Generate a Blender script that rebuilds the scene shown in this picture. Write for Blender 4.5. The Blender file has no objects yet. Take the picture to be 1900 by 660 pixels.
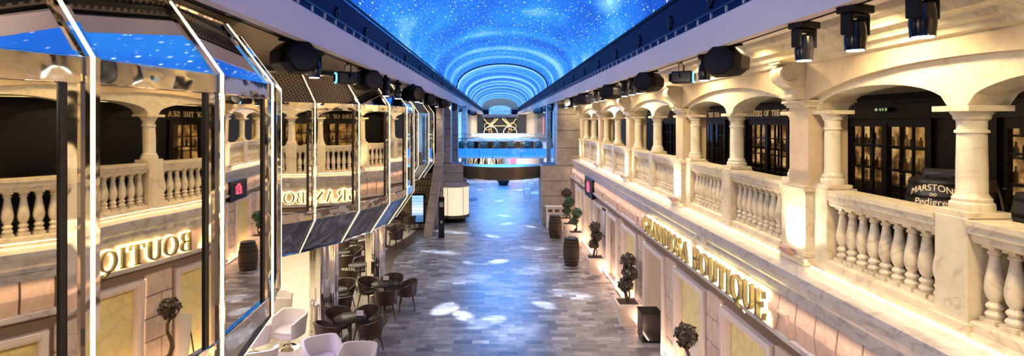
import bpy, math, random
from mathutils import Vector, Matrix
PI = math.pi
R = math.radians
rnd = random.Random(7)
scene = bpy.context.scene
C = scene.collection

# ------------------------------------------------------------------ camera
FPX, VX, VY, EYE = 1000.0, 925.0, 225.0, 5.2
cd = bpy.data.cameras.new('camera')
cam = bpy.data.objects.new('camera', cd); C.objects.link(cam)
cam.location = (0, 0, EYE); cam.rotation_euler = (R(90), 0, 0)
cd.sensor_width = 36; cd.lens = 36 * FPX / 1900
cd.shift_x = (950 - VX) / 1900; cd.shift_y = (VY - 330) / 1900
cd.clip_start = .05; cd.clip_end = 400
scene.camera = cam
scene.view_settings.view_transform = 'Standard'
scene.view_settings.look = 'None'
scene.view_settings.exposure = 0.45
scene.view_settings.gamma = 1
scene.view_settings.use_curve_mapping = False
w = bpy.data.worlds.new('world'); scene.world = w; w.use_nodes = True
w.node_tree.nodes['Background'].inputs[0].default_value = (.55, .6, .8, 1)
w.node_tree.nodes['Background'].inputs[1].default_value = .05

# ------------------------------------------------------------------ lights
def area(name, loc, rot, sx, sy, power, col, spread=180):
    l = bpy.data.lights.new(name, 'AREA'); l.shape = 'RECTANGLE'; l.size = sx; l.size_y = sy
    l.energy = power; l.color = col; l.spread = R(spread)
    o = bpy.data.objects.new(name, l); C.objects.link(o); o.location = loc; o.rotation_euler = rot
    return o
def spot(name, loc, target, power, col, size=12, blend=.6, rad=.05):
    l = bpy.data.lights.new(name, 'SPOT'); l.energy = power; l.color = col
    l.spot_size = R(size); l.spot_blend = blend; l.shadow_soft_size = rad
    o = bpy.data.objects.new(name, l); C.objects.link(o); o.location = loc
    o.rotation_euler = (Vector(target) - Vector(loc)).to_track_quat('-Z', 'Y').to_euler()
    return o
WARM = (1, .77, .40); GOLD = (1, .7, .34); PINK = (1, .66, .47); COOL = (.72, .84, 1)
# rows of real downlights under both soffits
for k in range(14):
    y = -4.2 + 2.325 * k
    spot('gallery_downlight', (3.30, y, 6.20), (3.62, y, 4.0), 135, WARM, 155, .6, .12)
    if k % 2: spot('soffit_downlight', (-2.75, y, 6.12), (-2.4, y, 3.0), 75, (1, .80, .58), 150, .5, .06)
for k in range(8):  # wide fill spots, added to brighten the opposite beam and the arcade
    y = -3 + 5.2 * k
    spot('cross_fill_right', (3.05, y, 5.95), (-2.2, y + 1, 6.2), 85, (1, .86, .80), 150, .8, .06)
    spot('cross_fill_left', (-2.55, y, 5.95), (3.4, y + 1, 3.6), 230, (1, .84, .66), 120, .8, .06)
    spot('shopfront_fill', (-2.5, y + 2.6, 5.95), (3.6, y + 3.6, 1.4), 380, (1, .80, .50), 60, .9, .06)  # added fill, lifts the lower shop wall
# balustrade foot strip, seen as a thin bright line too
area('ledge_light', (3.86, 12, 3.46), (0, R(35), 0), .03, 34, 24, GOLD)
# ground floor shop front: light under the cornice and from the floor
area('shopfront_top_light', (3.5, 12, 2.93), (0, R(-10), 0), .05, 30, 60, (1, .72, .5), 170)
area('shopfront_foot_light', (3.52, 12, .06), (0, R(-155), 0), .06, 30, 260, PINK, 170)
# gallery interior
area('gallery_light', (5.4, 12, 5.6), (0, 0, 0), .3, 34, 45, WARM)
# lounge under the bays
area('lounge_light', (-7.2, 15, 2.42), (0, 0, 0), 5, 20, 560, (1, .87, .66))
area('lounge_violet_light', (-5.3, 10.5, 2.42), (0, R(-20), 0), .3, .6, 24, (.35, .25, 1), 110)
# far hall
spot('low_hall_fill', (-1, 45, 2.9), (-1.2, 50, 1.4), 900, (1, .78, .45), 150, .6, .1)  # added warm fill spots, brighten the gilded rods and the counter
spot('low_hall_fill', (2, 46, 2.9), (2, 51, 1.2), 700, (1, .75, .5), 150, .6, .1)
area('far_blue_light', (.25, 43, 6.2), (0, 0, 0), 4, 24, 3000, (.08, .34, 1))
area('far_hall_light', (.25, 74, 5.6), (0, 0, 0), 5, 18, 900, (1, .86, .66))
area('bridge_blue_light', (.4, 31, 5.9), (R(8), 0, 0), 5, .4, 60, (.08, .3, 1))

# ------------------------------------------------------------------ mesh helper
class MB:
    def __init__(s): s.v = []; s.f = []
    def add(s, vs, fs):
        n = len(s.v); s.v += [tuple(p) for p in vs]; s.f += [tuple(i + n for i in f) for f in fs]; return s
    def box(s, x0, x1, y0, y1, z0, z1):
        return s.add([(x0,y0,z0),(x1,y0,z0),(x1,y1,z0),(x0,y1,z0),(x0,y0,z1),(x1,y0,z1),(x1,y1,z1),(x0,y1,z1)],
                     [(0,3,2,1),(4,5,6,7),(0,1,5,4),(1,2,6,5),(2,3,7,6),(3,0,4,7)])
    def hexa(s, p):   # 8 points: bottom loop, top loop
        return s.add(p, [(0,3,2,1),(4,5,6,7),(0,1,5,4),(1,2,6,5),(2,3,7,6),(3,0,4,7)])
    def slab(s, quad, n, t):  # quad given thickness t against direction n
        n = Vector(n).normalized() * t
        a = [Vector(q) for q in quad]; return s.hexa([q - n for q in a] + a)
    def prism(s, prof, y0, y1, close=True):    # profile in x,z extruded along y
        n = len(prof); vs = [(x, y0, z) for x, z in prof] + [(x, y1, z) for x, z in prof]
        fs = [(i, (i + 1) % n, n + (i + 1) % n, n + i) for i in range(n if close else n - 1)]
        if close: fs += [tuple(range(n))[::-1], tuple(range(n, 2 * n))]
        return s.add(vs, fs)
    def ext(s, poly, axis, a, b):   # polygon in the two other axes
        n = len(poly)
        def P(u, v, t): return (t, u, v) if axis == 'x' else ((u, t, v) if axis == 'y' else (u, v, t))
        vs = [P(u, v, a) for u, v in poly] + [P(u, v, b) for u, v in poly]
        return s.add(vs, [(i, (i + 1) % n, n + (i + 1) % n, n + i) for i in range(n)] + [tuple(range(n))[::-1], tuple(range(n, 2 * n))])
    def lathe(s, prof, c=(0, 0, 0), seg=20, cap=True, a0=0.0):
        vs = []; fs = []
        for r, z in prof:
            for k in range(seg):
                a = a0 + 2 * PI * k / seg; vs.append((c[0] + r * math.cos(a), c[1] + r * math.sin(a), c[2] + z))
        for i in range(len(prof) - 1):
            for k in range(seg):
                k2 = (k + 1) % seg; fs.append((i*seg+k, i*seg+k2, (i+1)*seg+k2, (i+1)*seg+k))
        if cap: fs += [tuple(range(seg))[::-1], tuple(range((len(prof)-1)*seg, len(prof)*seg))]
        return s.add(vs, fs)
    def tube(s, pts, r, seg=8, cap=True):
        pts = [Vector(p) for p in pts]; n = len(pts)
        rr = r if isinstance(r, (list, tuple)) else [r] * n
        vs = []; fs = []
        for i, p in enumerate(pts):
            t = (pts[min(i+1, n-1)] - pts[max(i-1, 0)]).normalized()
            ref = Vector((0, 0, 1)) if abs(t.z) < .95 else Vector((1, 0, 0))
            u = t.cross(ref).normalized(); v = u.cross(t)
            for k in range(seg):
                a = 2 * PI * k / seg; vs.append(p + (u * math.cos(a) + v * math.sin(a)) * rr[i])
        for i in range(n - 1):
            for k in range(seg):
                k2 = (k + 1) % seg; fs.append((i*seg+k, i*seg+k2, (i+1)*seg+k2, (i+1)*seg+k))
        if cap: fs += [tuple(range(seg))[::-1], tuple(range((n-1)*seg, n*seg))]
        return s.add(vs, fs)
    def torus(s, c, axis, R0, r, seg=24, sec=8):
        vs = []; fs = []
        for i in range(seg):
            a = 2*PI*i/seg
            for j in range(sec):
                b = 2*PI*j/sec; q = R0 + r*math.cos(b); h = r*math.sin(b)
                p = {'x': (h, q*math.cos(a), q*math.sin(a)), 'y': (q*math.cos(a), h, q*math.sin(a)), 'z': (q*math.cos(a), q*math.sin(a), h)}[axis]
                vs.append((c[0]+p[0], c[1]+p[1], c[2]+p[2]))
        for i in range(seg):
            for j in range(sec):
                i2 = (i+1) % seg; j2 = (j+1) % sec
                fs.append((i*sec+j, i2*sec+j, i2*sec+j2, i*sec+j2))
        return s.add(vs, fs)
    def xf(s, M, start=0):
        for i in range(start, len(s.v)): s.v[i] = tuple(M @ Vector(s.v[i]))
        return s
    def grid(s, fn, nu, nv):  # open surface
        vs = [fn(i / nu, j / nv) for i in range(nu + 1) for j in range(nv + 1)]
        return s.add(vs, [(i*(nv+1)+j, (i+1)*(nv+1)+j, (i+1)*(nv+1)+j+1, i*(nv+1)+j+1) for i in range(nu) for j in range(nv)])
    def build(s, name, mat, parent=None, smooth=None, bevel=0, loc=None, uv=None):
        me = bpy.data.meshes.new(name); me.from_pydata(s.v, [], s.f); me.update()
        import bmesh
        bm = bmesh.new(); bm.from_mesh(me); bmesh.ops.recalc_face_normals(bm, faces=bm.faces); bm.to_mesh(me); bm.free()
        me.materials.append(mat)
        if smooth is not None:
            me.polygons.foreach_set('use_smooth', [True] * len(me.polygons))
            me.set_sharp_from_angle(angle=R(smooth))
        o = bpy.data.objects.new(name, me); C.objects.link(o)
        if parent: o.parent = parent
        if loc: o.location = loc
        if bevel:
            m = o.modifiers.new('bevel', 'BEVEL'); m.width = bevel; m.segments = 2; m.limit_method = 'ANGLE'
        return o

def tag(o, label=None, cat=None, group=None, kind=None):
    if label: o['label'] = label
    if cat: o['category'] = cat
    if group: o['group'] = group
    if kind: o['kind'] = kind
    return o
def struct(o): o['kind'] = 'structure'; return o
def thing(name, label, cat, loc=(0,0,0), rz=0, group=None):
    o = bpy.data.objects.new(name, None); C.objects.link(o); o.location = loc; o.rotation_euler = (0, 0, rz)
    o.empty_display_size = .1
    return tag(o, label, cat, group)
def copy_tree(o, parent=None):
    c = o.copy(); C.objects.link(c)
    if parent: c.parent = parent
    for ch in KIDS(o): copy_tree(ch, c)
    return c
def KIDS(o): return list(o.children)
def dup(o, loc, rz=None, label=None, group=None):
    c = copy_tree(o); c.location = loc
    if rz is not None: c.rotation_euler = (0, 0, rz)
    if label: c['label'] = label
    if group: c['group'] = group
    return c
def floor_at(px, py, z=0.0):
    d = (EYE - z) * FPX / (py - VY); return ((px - VX) * d / FPX, d)
ORD = ['nearest', 'second', 'third', 'fourth', 'fifth', 'sixth', 'seventh', 'eighth', 'ninth', 'tenth', 'eleventh', 'twelfth',
       'thirteenth', 'fourteenth', 'fifteenth', 'sixteenth', 'seventeenth', 'eighteenth', 'nineteenth', 'twentieth']

# ------------------------------------------------------------------ materials
def newmat(name):
    m = bpy.data.materials.new(name); m.use_nodes = True
    nt = m.node_tree; b = nt.nodes['Principled BSDF']; return m, nt, b
def simple(name, col, rough=.5, metal=0, emit=None, es=0, spec=None, alpha=None):
    m, nt, b = newmat(name)
    b.inputs['Base Color'].default_value = (*col, 1); b.inputs['Roughness'].default_value = rough; b.inputs['Metallic'].default_value = metal
    if emit: b.inputs['Emission Color'].default_value = (*emit, 1); b.inputs['Emission Strength'].default_value = es
    if spec is not None: b.inputs['Specular IOR Level'].default_value = spec
    return m
def N(nt, t, **k):
    n = nt.nodes.new(t)
    for a, v in k.items(): setattr(n, a, v)
    return n
def L(nt, a, b): nt.links.new(a, b)
def ramp(nt, fac, stops, interp='LINEAR'):
    r = N(nt, 'ShaderNodeValToRGB'); L(nt, fac, r.inputs[0]); r.color_ramp.interpolation = interp
    e = r.color_ramp.elements
    while len(e) < len(stops): e.new(.5)
    for i, (p, c) in enumerate(stops): e[i].position = p; e[i].color = (*c, 1)
    return r
def coords(nt, scale=(1,1,1), rot=(0,0,0), src='Object'):
    tc = N(nt, 'ShaderNodeTexCoord'); mp = N(nt, 'ShaderNodeMapping')
    mp.inputs['Scale'].default_value = scale; mp.inputs['Rotation'].default_value = rot
    L(nt, tc.outputs[src], mp.inputs[0]); return mp.outputs[0]
def world_coords(nt, scale=(1,1,1), rot=(0,0,0)):
    g = N(nt, 'ShaderNodeNewGeometry'); mp = N(nt, 'ShaderNodeMapping')
    mp.inputs['Scale'].default_value = scale; mp.inputs['Rotation'].default_value = rot
    L(nt, g.outputs['Position'], mp.inputs[0]); return mp.outputs[0]
def marble(name, c1, c2, vein, rough=.35, sc=1.0, bump=.0, emit=0):
    m, nt, b = newmat(name); co = world_coords(nt, (sc, sc, sc))
    n = N(nt, 'ShaderNodeTexNoise'); n.inputs['Scale'].default_value = 1.3; n.inputs['Detail'].default_value = 8; n.inputs['Distortion'].default_value = 1.6
    L(nt, co, n.inputs['Vector'])
    r = ramp(nt, n.outputs[0], [(.3, c1), (.47, c2), (.5, vein), (.53, c2), (.75, c1)])
    n2 = N(nt, 'ShaderNodeTexNoise'); n2.inputs['Scale'].default_value = 9; n2.inputs['Detail'].default_value = 5
    L(nt, co, n2.inputs['Vector'])
    mx = N(nt, 'ShaderNodeMixRGB', blend_type='MULTIPLY'); mx.inputs[0].default_value = .35
    r2 = ramp(nt, n2.outputs[0], [(.3, (.72, .72, .72)), (.65, (1, 1, 1))])
    L(nt, r.outputs[0], mx.inputs[1]); L(nt, r2.outputs[0], mx.inputs[2]); L(nt, mx.outputs[0], b.inputs['Base Color'])
    b.inputs['Roughness'].default_value = rough
    if bump:
        bp = N(nt, 'ShaderNodeBump'); bp.inputs['Strength'].default_value = bump; bp.inputs['Distance'].default_value = .02
        L(nt, n2.outputs[0], bp.inputs['Height']); L(nt, bp.outputs[0], b.inputs['Normal'])
    return m
M = {}
M['marble'] = marble('cream_marble', (.77, .67, .48), (.72, .61, .43), (.56, .46, .32), .32)
M['marble_shaft'] = marble('pale_marble', (.80, .72, .55), (.76, .67, .50), (.66, .56, .41), .3, 1.3)
M['plaster'] = marble('warm_plaster', (.64, .50, .33), (.61, .47, .31), (.57, .44, .29), .6, .8)
M['cornice'] = marble('grey_marble', (.60, .56, .55), (.52, .48, .48), (.36, .33, .34), .3, 1.2)
M['stone'] = marble('pink_stone', (.68, .53, .43), (.63, .48, .38), (.52, .39, .31), .6, 1.2, .5)
M['frieze'] = marble('rose_frieze_stone', (.58, .43, .34), (.54, .39, .31), (.47, .33, .27), .55, 1, .2)
M['door_panel'] = marble('cream_door_stone', (.80, .69, .34), (.76, .65, .31), (.62, .54, .27), .3, 1.1)
M['door_dark'] = marble('brown_glass_door', (.22, .17, .11), (.25, .19, .12), (.15, .12, .09), .15, .5)
M['stonejoint'] = simple('dark_stone_joint', (.20, .13, .10), .8)  # dark backing in the gaps between blocks and slabs
M['jambled'] = simple('rosy_jamb_led', (1, .7, .5), .5, 0, (1, .72, .50), 3.0)
M['trim'] = simple('white_trim', (.70, .60, .55), .4)
M['greystone'] = marble('grey_cladding', (.42, .35, .30), (.36, .30, .26), (.29, .24, .2), .5, .6)
M['joint'] = simple('dark_joint', (.04, .035, .03), .8)
M['chrome'] = None
def chrome(name, col, rough, bs, scale, dist=.02):
    m, nt, b = newmat(name); b.inputs['Base Color'].default_value = (*col, 1); b.inputs['Metallic'].default_value = 1; b.inputs['Roughness'].default_value = rough
    co = coords(nt, scale)
    n = N(nt, 'ShaderNodeTexNoise'); n.inputs['Scale'].default_value = 1; n.inputs['Detail'].default_value = 1.5; L(nt, co, n.inputs['Vector'])
    bp = N(nt, 'ShaderNodeBump'); bp.inputs['Strength'].default_value = bs; bp.inputs['Distance'].default_value = dist
    L(nt, n.outputs[0], bp.inputs['Height']); L(nt, bp.outputs[0], b.inputs['Normal'])
    return m
M['chrome'] = chrome('gold_tinted_chrome', (.86, .80, .68), .05, .5, (3, 3, 3))
M['column_chrome'] = chrome('wavy_column_chrome', (.88, .85, .82), .03, .6, (9, 9, .35), .05)
M['mirror'] = chrome('bronze_mirror_glass', (.80, .72, .55), .015, .25, (1.1, 1.1, 1.1), .006)
M['black'] = simple('black_powdercoat', (.002, .002, .003), .5, spec=.15)
M['black_gloss'] = simple('black_gloss', (.006, .006, .008), .15)
M['darkframe'] = simple('dark_mullion', (.02, .016, .012), .3)
M['led'] = simple('warm_led_strip', (1, .85, .5), .5, 0, (1, .86, .55), 1.35)
M['led_soft'] = simple('warm_led_line', (1, .85, .5), .5, 0, (1, .80, .42), 3.0)
M['navy'] = simple('navy_fascia', (.003, .010, .065), .6, spec=.12)
M['beam'] = simple('lilac_white_beam', (.62, .55, .57), .5)
M['bulk'] = simple('white_soffit', (.72, .66, .56), .6)
M['rail'] = simple('black_rail', (.01, .012, .03), .3, .5)
M['chairbrown'] = simple('brown_leather', (.045, .022, .015), .34)
M['chairleg'] = simple('brown_leg', (.05, .026, .016), .35)
M['tabletop'] = simple('smoked_tabletop', (.025, .018, .014), .25, spec=.12)
M['whiteseat'] = simple('white_leather', (.66, .60, .55), .4)
M['wood_dark'] = simple('pub_dark_wood', (.006, .004, .003), .35, spec=.3)
M['oak'] = simple('barrel_oak', (.035, .022, .014), .45)
M['pub_oak'] = simple('pub_barrel_oak', (.02, .017, .013), .35)
M['iron'] = simple('iron_band', (.02, .018, .016), .35, .6)
M['soil'] = simple('dark_soil', (.05, .02, .012), .9)
M['bark'] = simple('brown_bark', (.09, .05, .03), .8)
M['leaf'] = simple('dark_leaf', (.045, .032, .02), .35)
M['leafgreen'] = simple('green_leaf', (.03, .075, .03), .4)
M['pot'] = simple('cream_planter', (.72, .60, .52), .4)
M['gold'] = simple('brushed_gold', (.72, .52, .26), .28, .9)
M['lettergold'] = simple('letter_gold', (.20, .155, .08), .4, .3)
M['halo'] = simple('sign_halo_glow', (1, .9, .5), .5, 0, (1, .92, .50), 3.0)
M['letter_lit'] = simple('gilt_letter_glow', (.75, .56, .33), .5, 0, (.75, .5, .25), .25)  # gilt with a faint emission added to look lit
M['cream_text'] = simple('cream_painted_text_glow', (.75, .58, .38), .6, 0, (.8, .6, .36), .2)  # cream paint and print, weak emission added so it reads brighter
M['lens'] = simple('lamp_lens', (1, 1, 1), .3, 0, (.85, .95, 1), 9)
M['lens_blue'] = simple('blue_lamp_lens', (.2, .7, 1), .2, 0, (.12, .55, 1), 2.5)
M['red'] = simple('red_screen', (.8, .05, .1), .4, 0, (1, .12, .2), 1.1)
M['bronze'] = simple('bronze_cladding', (.17, .13, .085), .3, .55)
M['blue_glow'] = simple('blue_glow_panel', (.05, .3, .9), .4, 0, (.03, .25, .85), .8)
M['carpet'] = simple('dark_band_floor', (.09, .065, .05), .3)
M['white'] = simple('white_lacquer', (.75, .72, .7), .4)
M['panelwarm'] = simple('beige_panel', (.55, .45, .34), .5)
M['hedge'] = simple('hedge_green', (.02, .06, .025), .6)
M['bottle'] = simple('bottle_glass', (.10, .16, .05), .1)
M['bottle2'] = simple('amber_bottle', (.35, .16, .04), .1)
M['bottle3'] = simple('clear_bottle', (.6, .55, .4), .1)
M['shelfglow'] = None
M['exit'] = simple('exit_green', (.3, .6, .3), .5, 0, (.35, .5, .2), .5)
M['ledlit'] = None
def glass(name, col, alpha):
    m, nt, b = newmat(name); out = nt.nodes['Material Output']
    t = N(nt, 'ShaderNodeBsdfTransparent'); t.inputs[0].default_value = (*col, 1)
    g = N(nt, 'ShaderNodeBsdfGlossy'); g.inputs['Roughness'].default_value = .02
    mx = N(nt, 'ShaderNodeMixShader'); mx.inputs[0].default_value = alpha
    L(nt, t.outputs[0], mx.inputs[1]); L(nt, g.outputs[0], mx.inputs[2]); L(nt, mx.outputs[0], out.inputs[0]); return m
M['glass'] = glass('clear_glass', (.93, .97, 1), .10)
M['pubglass'] = glass('pub_window_glass', (.9, .85, .75), .05)
# perforated metal
def barglow():
    m, nt, b = newmat('lit_bar_back'); co = world_coords(nt, (1, 1, 1)); n = N(nt, 'ShaderNodeTexNoise'); n.inputs['Scale'].default_value = 3.2; n.inputs['Detail'].default_value = 6
    L(nt, co, n.inputs['Vector']); r = ramp(nt, n.outputs[0], [(.38, (.05, .025, .01)), (.5, (.45, .24, .08)), (.62, (1, .68, .3))])
    L(nt, r.outputs[0], b.inputs['Emission Color']); b.inputs['Emission Strength'].default_value = .6; b.inputs['Base Color'].default_value = (.2, .1, .05, 1); return m
M['shelfglow'] = barglow()
def perf():
    m, nt, b = newmat('perforated_bronze_ceiling'); co = world_coords(nt, (16, 16, 16))
    v = N(nt, 'ShaderNodeTexVoronoi'); v.inputs['Scale'].default_value = 1; v.inputs['Randomness'].default_value = 0; v.voronoi_dimensions = '2D'
    L(nt, co, v.inputs['Vector'])
    r = ramp(nt, v.outputs['Distance'], [(.27, (.035, .026, .015)), (.36, (.36, .28, .18))])
    L(nt, r.outputs[0], b.inputs['Base Color']); b.inputs['Metallic'].default_value = .3; b.inputs['Roughness'].default_value = .4
    return m
M['perf'] = perf()
def blue_marble():
    m, nt, b = newmat('blue_grey_marble'); co = coords(nt, (1.2, 1.2, .8), (0, 0, .5))
    n = N(nt, 'ShaderNodeTexNoise'); n.inputs['Scale'].default_value = 2.6; n.inputs['Detail'].default_value = 7; n.inputs['Distortion'].default_value = 1.2
    L(nt, co, n.inputs['Vector'])
    r = ramp(nt, n.outputs[0], [(.3, (.07, .075, .10)), (.5, (.12, .13, .17)), (.62, (.22, .27, .36)), (.74, (.13, .15, .20))])
    L(nt, r.outputs[0], b.inputs['Base Color']); b.inputs['Roughness'].default_value = .12; return m
M['bluemarble'] = blue_marble()
def tiles():
    m, nt, b = newmat('grey_stone_floor_tiles'); co = world_coords(nt, (1, 1, 1))
    br = N(nt, 'ShaderNodeTexBrick'); br.inputs['Scale'].default_value = 1; br.inputs['Brick Width'].default_value = .42; br.inputs['Row Height'].default_value = .21
    br.inputs['Mortar Size'].default_value = .006; br.inputs['Color1'].default_value = (0, 0, 0, 1); br.inputs['Color2'].default_value = (1, 1, 1, 1); br.inputs['Mortar'].default_value = (.12, .12, .12, 1)
    br.offset = .5; L(nt, co, br.inputs['Vector'])
    r = ramp(nt, br.outputs['Color'], [(0, (.09, .085, .10)), (.35, (.17, .16, .18)), (.6, (.225, .21, .22)), (.85, (.28, .27, .29)), (1, (.42, .40, .42))])
    n = N(nt, 'ShaderNodeTexNoise'); n.inputs['Scale'].default_value = 2.2; n.inputs['Detail'].default_value = 9; n.inputs['Distortion'].default_value = 1.5
    co2 = world_coords(nt, (1, 2.2, 1)); L(nt, co2, n.inputs['Vector'])
    r2 = ramp(nt, n.outputs[0], [(.3, (.6, .6, .62)), (.55, (1, 1, 1)), (.7, (1.3, 1.28, 1.25))])
    mx = N(nt, 'ShaderNodeMixRGB', blend_type='MULTIPLY'); mx.inputs[0].default_value = 1
    L(nt, r.outputs[0], mx.inputs[1]); L(nt, r2.outputs[0], mx.inputs[2]); L(nt, mx.outputs[0], b.inputs['Base Color'])
    b.inputs['Roughness'].default_value = .33; return m
M['tiles'] = tiles()
M['beigefloor'] = marble('cream_lounge_floor', (.66, .60, .48), (.62, .56, .44), (.56, .50, .39), .25, .5)
def dome_mat():
    m, nt, b = newmat('starfield_led_screen'); out = nt.nodes['Material Output']
    uv = N(nt, 'ShaderNodeUVMap'); uv.uv_map = 'dome'
    sx = N(nt, 'ShaderNodeSeparateXYZ'); L(nt, uv.outputs[0], sx.inputs[0])
    def mapped(scale, rot=0):
        mp = N(nt, 'ShaderNodeMapping'); mp.inputs['Scale'].default_value = scale; mp.inputs['Rotation'].default_value = (0, 0, rot); L(nt, uv.outputs[0], mp.inputs[0]); return mp.outputs[0]
    # cloudy blues
    n = N(nt, 'ShaderNodeTexNoise'); n.inputs['Scale'].default_value = .35; n.inputs['Detail'].default_value = 5; L(nt, mapped((1, .45, 1)), n.inputs['Vector'])
    # cross bands deeper in the vault
    n2 = N(nt, 'ShaderNodeTexNoise'); n2.inputs['Scale'].default_value = .34; n2.inputs['Detail'].default_value = 3; L(nt, mapped((.12, 1, 1)), n2.inputs['Vector'])
    mr = N(nt, 'ShaderNodeMapRange'); mr.inputs[1].default_value = 14; mr.inputs[2].default_value = 34; L(nt, sx.outputs[1], mr.inputs[0])
    mx = N(nt, 'ShaderNodeMix'); mx.data_type = 'FLOAT'; L(nt, mr.outputs[0], mx.inputs[0]); L(nt, n.outputs[0], mx.inputs[2]); L(nt, n2.outputs[0], mx.inputs[3])
    ma = N(nt, 'ShaderNodeMath', operation='MULTIPLY_ADD'); ma.inputs[1].default_value = .085; L(nt, mr.outputs[0], ma.inputs[0]); L(nt, mx.outputs[0], ma.inputs[2])
    base = ramp(nt, ma.outputs[0], [(.34, (.010, .07, .48)), (.48, (.02, .16, .74)), (.58, (.03, .27, .88)), (.72, (.30, .68, 1.0))])
    tot = base.outputs[0]
    for sc, th, rt, st in (((4.2, .95, 1), .085, .12, 3.0), ((5.0, 1.2, 1), .08, .32, 2.4), ((6.5, 1.7, 1), .085, -.15, 2.0), ((10, 3.2, 1), .10, .2, 1.3)):
        v = N(nt, 'ShaderNodeTexVoronoi'); v.voronoi_dimensions = '2D'; v.inputs['Scale'].default_value = 1; L(nt, mapped(sc, rt), v.inputs['Vector'])
        r = ramp(nt, v.outputs['Distance'], [(0, (1, 1, 1)), (th, (0, 0, 0))])
        sep = N(nt, 'ShaderNodeSeparateColor'); L(nt, v.outputs['Color'], sep.inputs[0])
        pw = N(nt, 'ShaderNodeMath', operation='POWER'); pw.inputs[1].default_value = 2.2; L(nt, sep.outputs[0], pw.inputs[0])
        ml = N(nt, 'ShaderNodeMath', operation='MULTIPLY'); L(nt, pw.outputs[0], ml.inputs[0]); L(nt, r.outputs[0], ml.inputs[1])
        ml2 = N(nt, 'ShaderNodeMath', operation='MULTIPLY'); ml2.inputs[1].default_value = st; L(nt, ml.outputs[0], ml2.inputs[0])
        ad = N(nt, 'ShaderNodeMixRGB', blend_type='ADD'); ad.inputs[2].default_value = (.85, .95, 1, 1)
        L(nt, ml2.outputs[0], ad.inputs[0]); L(nt, tot, ad.inputs[1]); tot = ad.outputs[0]; ad.use_clamp = False
    # a bright comet cloud near the front
    vs = N(nt, 'ShaderNodeVectorMath', operation='SUBTRACT'); L(nt, uv.outputs[0], vs.inputs[0]); vs.inputs[1].default_value = (2.5, 13.7, 0)
    mp = N(nt, 'ShaderNodeMapping'); mp.inputs['Rotation'].default_value = (0, 0, .35); mp.inputs['Scale'].default_value = (2.2, .75, 1); L(nt, vs.outputs[0], mp.inputs[0])
    ln = N(nt, 'ShaderNodeVectorMath', operation='LENGTH'); L(nt, mp.outputs[0], ln.inputs[0])
    rr = ramp(nt, ln.outputs['Value'], [(0, (.9, .9, .9)), (.25, (.4, .4, .4)), (1, (0, 0, 0))])
    ad = N(nt, 'ShaderNodeMixRGB', blend_type='ADD'); ad.inputs[2].default_value = (.35, .7, .9, 1); L(nt, rr.outputs[0], ad.inputs[0]); L(nt, tot, ad.inputs[1])
    e = N(nt, 'ShaderNodeEmission'); L(nt, ad.outputs[0], e.inputs[0]); e.inputs[1].default_value = .95
    L(nt, e.outputs[0], out.inputs[0]); return m
M['dome'] = dome_mat()
# ================================================================== SETTING
Y0, YG, YE = -7.0, 27.1, 88.0         # behind the camera, stone gate, end of the hall
struct(MB().box(-3.2, 3.75, Y0, YE, -.1, 0).box(3.75, 4.3, Y0, YG, -.1, 0).build('floor', M['tiles']))
# lounge floor follows the bays: dark band, then cream floor
BULGE = [(-3.9, Y0), (-3.6, 6.5), (-3.75, 9.3), (-3.35, 10.8), (-3.02, 12.3), (-2.88, 13.9), (-2.96, 15.5), (-3.3, 17.2), (-3.75, 18.8), (-3.95, 20.5), (-3.7, 22.6), (-3.35, 24.3), (-3.2, 25.5), (-3.3, 27.5)]
def strip(name, a, b, z0, z1, mat):
    m = MB(); n = len(a)
    vs = [(x, y, z1) for x, y in a] + [(x, y, z1) for x, y in b] + [(x, y, z0) for x, y in a] + [(x, y, z0) for x, y in b]
    fs = []
    for i in range(n - 1):
        fs += [(i, i+1, n+i+1, n+i), (2*n+i, 3*n+i, 3*n+i+1, 2*n+i+1), (i, 2*n+i, 2*n+i+1, i+1), (n+i, n+i+1, 3*n+i+1, 3*n+i)]
    return m.add(vs, fs).build(name, mat)
band_in = [(x - .75, y) for x, y in BULGE]
struct(strip('trim_1', BULGE, band_in, -.05, .006, M['carpet']))
struct(strip('trim_2', band_in, [(-12, y) for x, y in BULGE], -.05, .004, M['beigefloor']))
struct(strip('trim_3', [(-3.2, y) for x, y in BULGE], BULGE, -.09, .002, M['tiles']))
struct(MB().box(-12, -3.2, 27.5, YE, -.1, 0).build('trim_4', M['tiles']))
struct(MB().box(3.75, 9, YG, YE, -.1, 0).build('trim_5', M['tiles']))
struct(MB().box(-12.2, -12, Y0, YE, 0, 6.3).build('wall_left', M['bronze']))
struct(MB().box(-12, 9, Y0 - .4, Y0 - .2, 0, 9.5).build('wall_back', M['panelwarm']))

# ---- vaulted LED ceiling
CX = .24; XL, XR = -2.77, 3.2
def dome_fn(u, v, off=0.0):
    a = PI * (1 - u); y = Y0 + (YE - Y0) * v
    return (CX + (2.99 + off) * math.cos(a), y, 7.36 + (1.62 + off) * math.sin(a) ** .9)
dm = MB(); NU, NV = 40, 40
dm.grid(lambda u, v: dome_fn(u, v), NU, NV)
me = bpy.data.meshes.new('ceiling_dome'); me.from_pydata(dm.v, [], dm.f); me.update()
uvl = me.uv_layers.new(name='dome')
for l in me.loops:
    i = l.vertex_index; uvl.data[l.index].uv = (i // (NV + 1) / NU * 7.5 - 3.75, dm.v[i][1])
me.materials.append(M['dome']); me.polygons.foreach_set('use_smooth', [True] * len(me.polygons))
dome = bpy.data.objects.new('ceiling', me); C.objects.link(dome); struct(dome)
m = dome.modifiers.new('thick', 'SOLIDIFY'); m.thickness = -.06
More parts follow.
